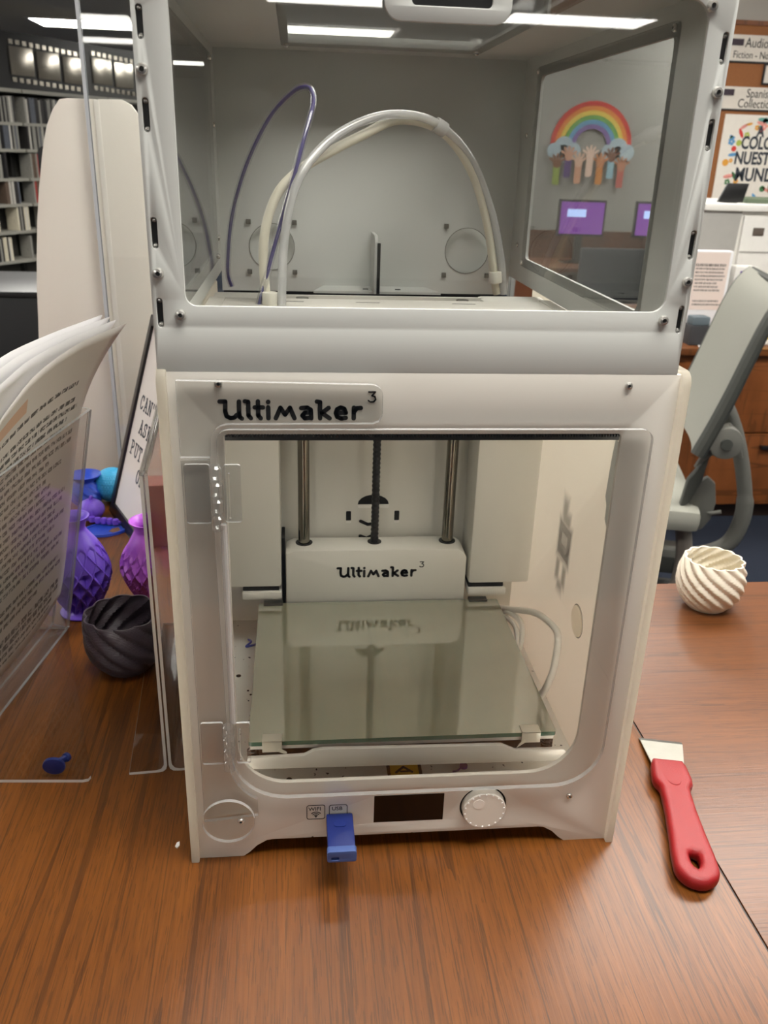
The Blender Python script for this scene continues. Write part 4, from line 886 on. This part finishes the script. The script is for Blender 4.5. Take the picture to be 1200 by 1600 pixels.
mk('spine', MB().tube([(1120, 1870, -120), (1165, 1870, -190), (1205, 1870, -280), (1240, 1870, -390), (1258, 1870, -480), (1250, 1870, -560), (1220, 1870, -615), (1150, 1870, -650), (1060, 1870, -660), (960, 1870, -655)], lambda s: 24 - 4 * s if s < .4 else 26, 12), CHL, ch)
mk('pivot', MB().cyl((1106, 1620, -200), (1106, 1664, -200), 46, 28), CHL, ch, bevel=5); mk('pivot_cap', MB().cyl((1106, 1612, -200), (1106, 1620, -200), 16, 20), CHD, ch)
mk('pivot_arm', MB().prism([(1040, -290), (1060, -240), (1090, -166), (1118, -150), (1150, -200), (1168, -250), (1120, -236), (1080, -250)], XZ(1676), 0, 24), CHL, ch, bevel=5)
mk('arm_bracket', MB().prism([(1030, -330), (1060, -280), (1080, -240), (1070, -330), (1046, -400), (1020, -420)], XZ(1690), 0, 30), CHD, ch, bevel=6)
mk('tilt_disc', MB().prism([(1044, -470), (1050, -400), (1068, -340), (1088, -320), (1112, -340), (1124, -400), (1118, -450), (1098, -486), (1070, -496)], XZ(1700), 0, 22), CHL, ch, bevel=6)
mk('lever', MB().tube([(1092, 1690, -424), (1112, 1680, -432), (1140, 1672, -422)], 6, 10), CHL, ch)
sb_ = MB(); sb_.box(700, 1080, 1620, 2110, -480, -410); mk('seat', sb_, CHM, ch, bevel=24)
mk('gas_column', MB().cyl((900, 1870, FLOOR + 90), (900, 1870, -480), 28, 20), CHD, ch)
mk('rear_column', MB().tube([(1045, 1700, -480), (1062, 1700, -560), (1066, 1700, -640), (1060, 1700, -700)], 24, 12), M('column_taupe', (112, 106, 98), .5), ch)
mk('mechanism', MB().box(880, 1090, 1800, 1940, -700, -640), CHD, ch, bevel=10)
for k in range(5):
    a = math.radians(20 + 72 * k); lg = MB().tube([(900, 1870, FLOOR + 100), (900 + 160 * math.cos(a), 1870 + 160 * math.sin(a), FLOOR + 90), (900 + 300 * math.cos(a), 1870 + 300 * math.sin(a), FLOOR + 66)], lambda s: 26 - 8 * s, 10)
    l_ = mk('base_leg', lg, CHD, ch); x, y = 900 + 300 * math.cos(a), 1870 + 300 * math.sin(a); mk('caster', MB().cyl((x, y - 22, FLOOR + 30), (x, y + 22, FLOOR + 30), 30, 18), BLACK, l_)

_R = Matrix.Rotation(math.radians(-15), 3, 'Z'); _c = Vector((1150, 1640, 0)) - _R @ Vector((250, -160, 0))
ch.rotation_euler = (0, 0, math.radians(-15)); ch.location = (_c.x / 1000, _c.y / 1000, FLOOR / 1000 + T)

# ------------------------------------------------------------------ left background: shelving with disc cases, film strips, black cabinet
SHM = M('shelf_metal', (150, 148, 138), .5); SHB = M('shelf_back', (70, 69, 64), .7); SHU = M('shelf_upright', (44, 44, 42), .6)
PHI = math.atan2(.84, .54); P0 = (-2400, 7200)
LEV = [653, 455, 234, 37, -175, -407, -640]
def to_world(s_, d_): return (P0[0] + s_ * math.cos(PHI) - d_ * math.sin(PHI), P0[1] + s_ * math.sin(PHI) + d_ * math.cos(PHI))
SHLAB = ['grey metal media shelving unit at the left picture edge', 'grey metal media shelving unit behind the white divider', 'far grey metal media shelving unit seen through the clear guard']
cols_ = [M('case_' + n_, c_, .35, var=.2, scale=60) for n_, c_ in (('grey', (150, 148, 140)), ('dark', (52, 50, 50)), ('pale', (204, 200, 190)), ('brown', (104, 88, 76)), ('red', (168, 48, 44)), ('slate', (96, 100, 108)), ('cream', (214, 206, 184)), ('black', (28, 28, 30)))]
case_mesh = [mesh_of('disc_case', MB().box(-7, 7, 0, 135, 0, 190), m_, local=True) for m_ in cols_]
for un_, (s0, s1) in enumerate(((-760, 185), (195, 1140), (1150, 2095))):
    wx, wy = to_world((s0 + s1) / 2, 100)
    u_ = thing('media_shelf', SHLAB[un_], 'shelf', (wx, wy, FLOOR), PHI, group='media shelving units')
    W2 = (s1 - s0) / 2
    mk('shelf_back', MB().box(-W2, W2, 108, 114, 0, 896 + 889), SHB, u_, local=True)
    for sx in (-1, 1): mk('upright', MB().box(sx * W2 - 12, sx * W2 + 12, 60, 106, 0, 1758), SHU, u_, local=True)
    mk('shelf_base', MB().box(-W2, W2, -120, 108, 0, 120), SHU, u_, local=True)
    for zl in LEV: mk('shelf_board', MB().box(-W2 + 4, W2 - 4, -120, 106, zl - 24 + 889, zl + 889), SHM, u_, local=True)
    mk('canopy_shelf', MB().box(-W2 + 2, W2 - 2, -150, 106, 870 + 889, 897 + 889), SHM, u_, local=True)
rnd = random.Random(11); ncase = 0
LEVNAME = ['top row', 'second row', 'third row', 'fourth row', 'fifth row', 'sixth row', 'bottom row']
for un_, (s0, s1) in enumerate(((-300, 160), (225, 1120), (1180, 2080))):
    for li, zl in enumerate(LEV):
        fill = [(1, .98, .95), (.9, .9, .9), (.55, .8, .8), (.6, .7, .6), (.75, .5, .5), (.15, .2, .5), (0, .05, .5)][li][un_]
        if un_ == 2 and li > 1: continue
        s_ = s0 + 8; 
        while s_ < s1 - 20:
            seg = int((s_ - s0) / 150)
            if rnd.random() > fill and True:
                s_ += 90; continue
            step = 17 if un_ < 2 else 34
            for _ in range(8):
                if s_ > s1 - 20 or ncase > 292: break
                x, y = to_world(s_, -14)
                pal = [0, 1, 2, 0, 5, 0, 7, 1] if li < 2 else ([1, 4, 2, 3, 7, 1, 0] if li == 2 else ([4, 2, 1, 5, 0, 3, 1] if li == 3 else [6, 2, 6, 0, 6, 1]))
                ci = rnd.choice(pal); o = bpy.data.objects.new('disc_case', case_mesh[ci]); C.objects.link(o)
                o.location = (x / 1000, y / 1000, zl / 1000 + T); o.rotation_euler = (0, 0, PHI); o.scale = (1, 1, rnd.choice((1, 1, .97, .94)))
                tag(o, '%s disc case in the %s of the %s' % (('mid grey', 'charcoal', 'pale grey', 'brown', 'red', 'slate grey', 'cream', 'black')[ci], LEVNAME[li], ('leftmost media shelf', 'media shelf beside the divider', 'farthest media shelf')[un_]), 'disc case', 'disc cases in the %s' % LEVNAME[li]); ncase += 1
                s_ += step * rnd.choice((1, 1, 1, 1.15))
            s_ += rnd.choice((4, 6, 12))
# black canopy wall with film strip decorations
wx, wy = to_world(700, 60)
bw = thing('canopy_board', 'black board above the media shelves', 'board', (wx, wy, 898), PHI)
mk('panel', MB().box(-1500, 1500, 0, 40, 0, 415), M('canopy_black', (14, 13, 13), .4), bw, local=True)
FOIL = M('foil_silver', (190, 184, 172), .22, .85, var=.1, scale=20, bump=1.0, bscale=14)
for i, (s_, zz, lab) in enumerate(((190, 50, 'silver film strip cutout at the left end of the black board'), (1080, 50, 'silver film strip cutout behind the clear guard on the black board'))):
    wx, wy = to_world(s_ + 350, 55)
    fs = thing('film_strip', lab, 'decoration', (wx, wy, 898 + zz), PHI, group='film strip decorations')
    for k in range(3): mk('film_frame', MB().box(-340 + k * 275, -340 + k * 275 + 235, -6, 0, 56 - k * 10, 262 - k * 10), FOIL, fs, local=True, bevel=1)
    sq = MB()
    for k in range(12): sq.box(-335 + k * 68, -335 + k * 68 + 40, -4, 0, 278 - k * 2.5, 312 - k * 2.5); sq.box(-335 + k * 68, -335 + k * 68 + 40, -4, 0, 6 - k * 2.5, 40 - k * 2.5)
    mk('sprocket_squares', sq, FOIL, fs, local=True)
bc = thing('black_cabinet', 'low black cabinet left of the white divider', 'cabinet', (-1250, 2800, FLOOR))
mk('carcass', MB().box(-1900, -700, 2600, 3100, FLOOR, 20), M('cabinet_black', (26, 27, 29), .5), bc, bevel=4); mk('top', MB().box(-1910, -690, 2590, 3110, 20, 38), M('cabinet_top', (34, 35, 37), .35), bc, bevel=3)
db = thing('display_board', 'black rimmed board with bright colour patches on the cabinet', 'display board', (-800, 2700, 38))
mk('board', plate(rrect(-948, 38, -640, 505, 24, 5), [], 16, XZ(2708)), M('board_black', (20, 20, 22), .5), db, bevel=2)
for (x, z, r_, c_) in ((-905, 430, 30, (206, 168, 150)), (-908, 385, 40, (224, 56, 110)), (-900, 345, 34, (70, 110, 200)), (-902, 305, 30, (232, 206, 96)), (-898, 265, 30, (214, 140, 120))):
    mk('colour_patch', MB().prism(circ(x, z, r_, 18), XZ(2692), .1, 1.5), M('patch', c_, .6), db)

# ------------------------------------------------------------------ far room seen through the hood's side window
pilm = M('pillar_paint', (158, 157, 152), .8)
struct('wall_pillar', MB().box(1640, 2900, 6010, 6500, FLOOR, CEIL), pilm, loc=(2030, 6250, FLOOR))
rb = thing('rainbow_cutout', 'rainbow cutout with clouds and raised hands on the grey pillar', 'wall decoration', (2040, 6000, 420))
RCX, RCZ = 2040, 600
for k, c_ in enumerate(((206, 72, 66), (226, 140, 70), (230, 204, 96), (120, 172, 96), (110, 164, 200), (136, 112, 168))):
    r1 = 300 - k * 30; r0 = r1 - 31; b = MB()
    pts = [(RCX + r1 * math.cos(math.radians(a)), RCZ + r1 * math.sin(math.radians(a))) for a in range(0, 181, 9)] + [(RCX + r0 * math.cos(math.radians(a)), RCZ + r0 * math.sin(math.radians(a))) for a in range(180, -1, -9)]
    b.prism(pts, XZ(6004), 0, 6); mk('arc_band', b, M('arc', c_, .7), rb)
for cx in (1840, 2240):
    b = MB()
    for dx, dz, r_ in ((-70, 0, 50), (0, 25, 70), (70, 0, 55), (0, -20, 60)): b.prism(circ(cx + dx, RCZ - 30 + dz, r_, 18), XZ(5997), abs(dx) * .02, 5 + abs(dx) * .02)
    mk('cloud', b, M('cloud_blue', (176, 196, 206), .7), rb)
for i, (hx, hz, hc, sc_) in enumerate(((1800, 470, (140, 96, 72), (150, 170, 80)), (1880, 520, (214, 164, 140), (96, 70, 130)), (1960, 480, (226, 190, 168), (214, 160, 130)), (2040, 530, (236, 206, 188), (236, 206, 188)), (2120, 480, (206, 140, 96), (210, 140, 70)), (2200, 520, (120, 78, 56), (150, 190, 206)), (2280, 460, (190, 130, 100), (190, 90, 80)))):
    b = MB(); mph = XZ(5990); b.prism(rrect(hx - 24, hz - 130, hx + 24, hz, 8, 3), mph, 0, 4); 
    h_ = mk('raised_arm', b, M('sleeve', sc_, .7), rb); b = MB(); b.prism(circ(hx, hz + 12, 30, 14), mph, .2, 4.2)
    for q in range(5): a = math.radians(150 - q * 30); b.stroke([(hx + 14 * math.cos(a), hz + 14 + 14 * math.sin(a)), (hx + 62 * math.cos(a), hz + 14 + 62 * math.sin(a))], 14, mph, .3 + .1 * q, 4.3 + .1 * q)
    mk('hand', b, M('hand_tone', hc, .7), h_)
rdk = thing('reading_desk', 'far wooden computer desk seen through the hood window', 'desk', (2300, 5500, FLOOR))
mk('desktop', MB().box(1500, 3300, 5150, 5850, -180, -150), WOODX, rdk, bevel=2)
for x in (1520, 3255): mk('side_panel', MB().box(x, x + 25, 5200, 5800, FLOOR, -180), WOODD, rdk)
mk('privacy_panel', MB().box(1545, 3255, 5760, 5780, FLOOR + 200, 40), WOODX, rdk)
def monitor(label, x0, x1, z0, z1, scr):
    t = thing('computer_monitor', label, 'monitor', ((x0 + x1) / 2, 5500, -150), group='computer monitors on the far desk'); xc = (x0 + x1) / 2
    mk('bezel', MB().box(x0, x1, 5480, 5510, z0, z1), BLACK, t, bevel=4); mk('screen', MB().box(x0 + 14, x1 - 14, 5476, 5480, z0 + 16, z1 - 14), scr, t)
    mk('window_panel', MB().box(x0 + 60, x0 + 190, 5474, 5476, z1 - 110, z1 - 60), M('screen_light', (190, 210, 255), .4, emit=((170, 200, 255), 1.2)), t)
    mk('stand', MB().box(xc - 25, xc + 25, 5500, 5530, -144, z0 + 40).box(xc - 110, xc + 110, 5430, 5570, -150, -142), BLACK, t)
PS = M('purple_screen', (110, 60, 140), .3, emit=((150, 70, 190), .55))
monitor('purple screened monitor below the rainbow', 1700, 2030, 25, 262, PS); monitor('purple screened monitor right of the first one', 2240, 2570, 25, 262, PS)
SEATB = M('far_chair_dark', (42, 46, 54), .7)
def far_chair(label, x, y):
    t = thing('reading_chair', label, 'chair', (x, y, FLOOR), group='dark chairs at the far desk')
    mk('seat', MB().box(-230, 230, -230, 230, 430, 480), SEATB, t, local=True, bevel=12); mk('backrest', MB().box(-225, 225, -260, -225, 560, 930), SEATB, t, local=True, bevel=12)
    for sx in (-1, 1):
        for sy in (-1, 1): mk('leg', MB().box(sx * 205 - 14, sx * 205 + 14, sy * 205 - 14, sy * 205 + 14, 0, 430), BLACK, t, local=True)
        mk('back_post', MB().box(sx * 180 - 12, sx * 180 + 12, -240, -220, 470, 600), BLACK, t, local=True)
far_chair('dark chair pulled up under the first far monitor', 1800, 4780); far_chair('dark chair pulled up under the second far monitor', 2420, 4800)
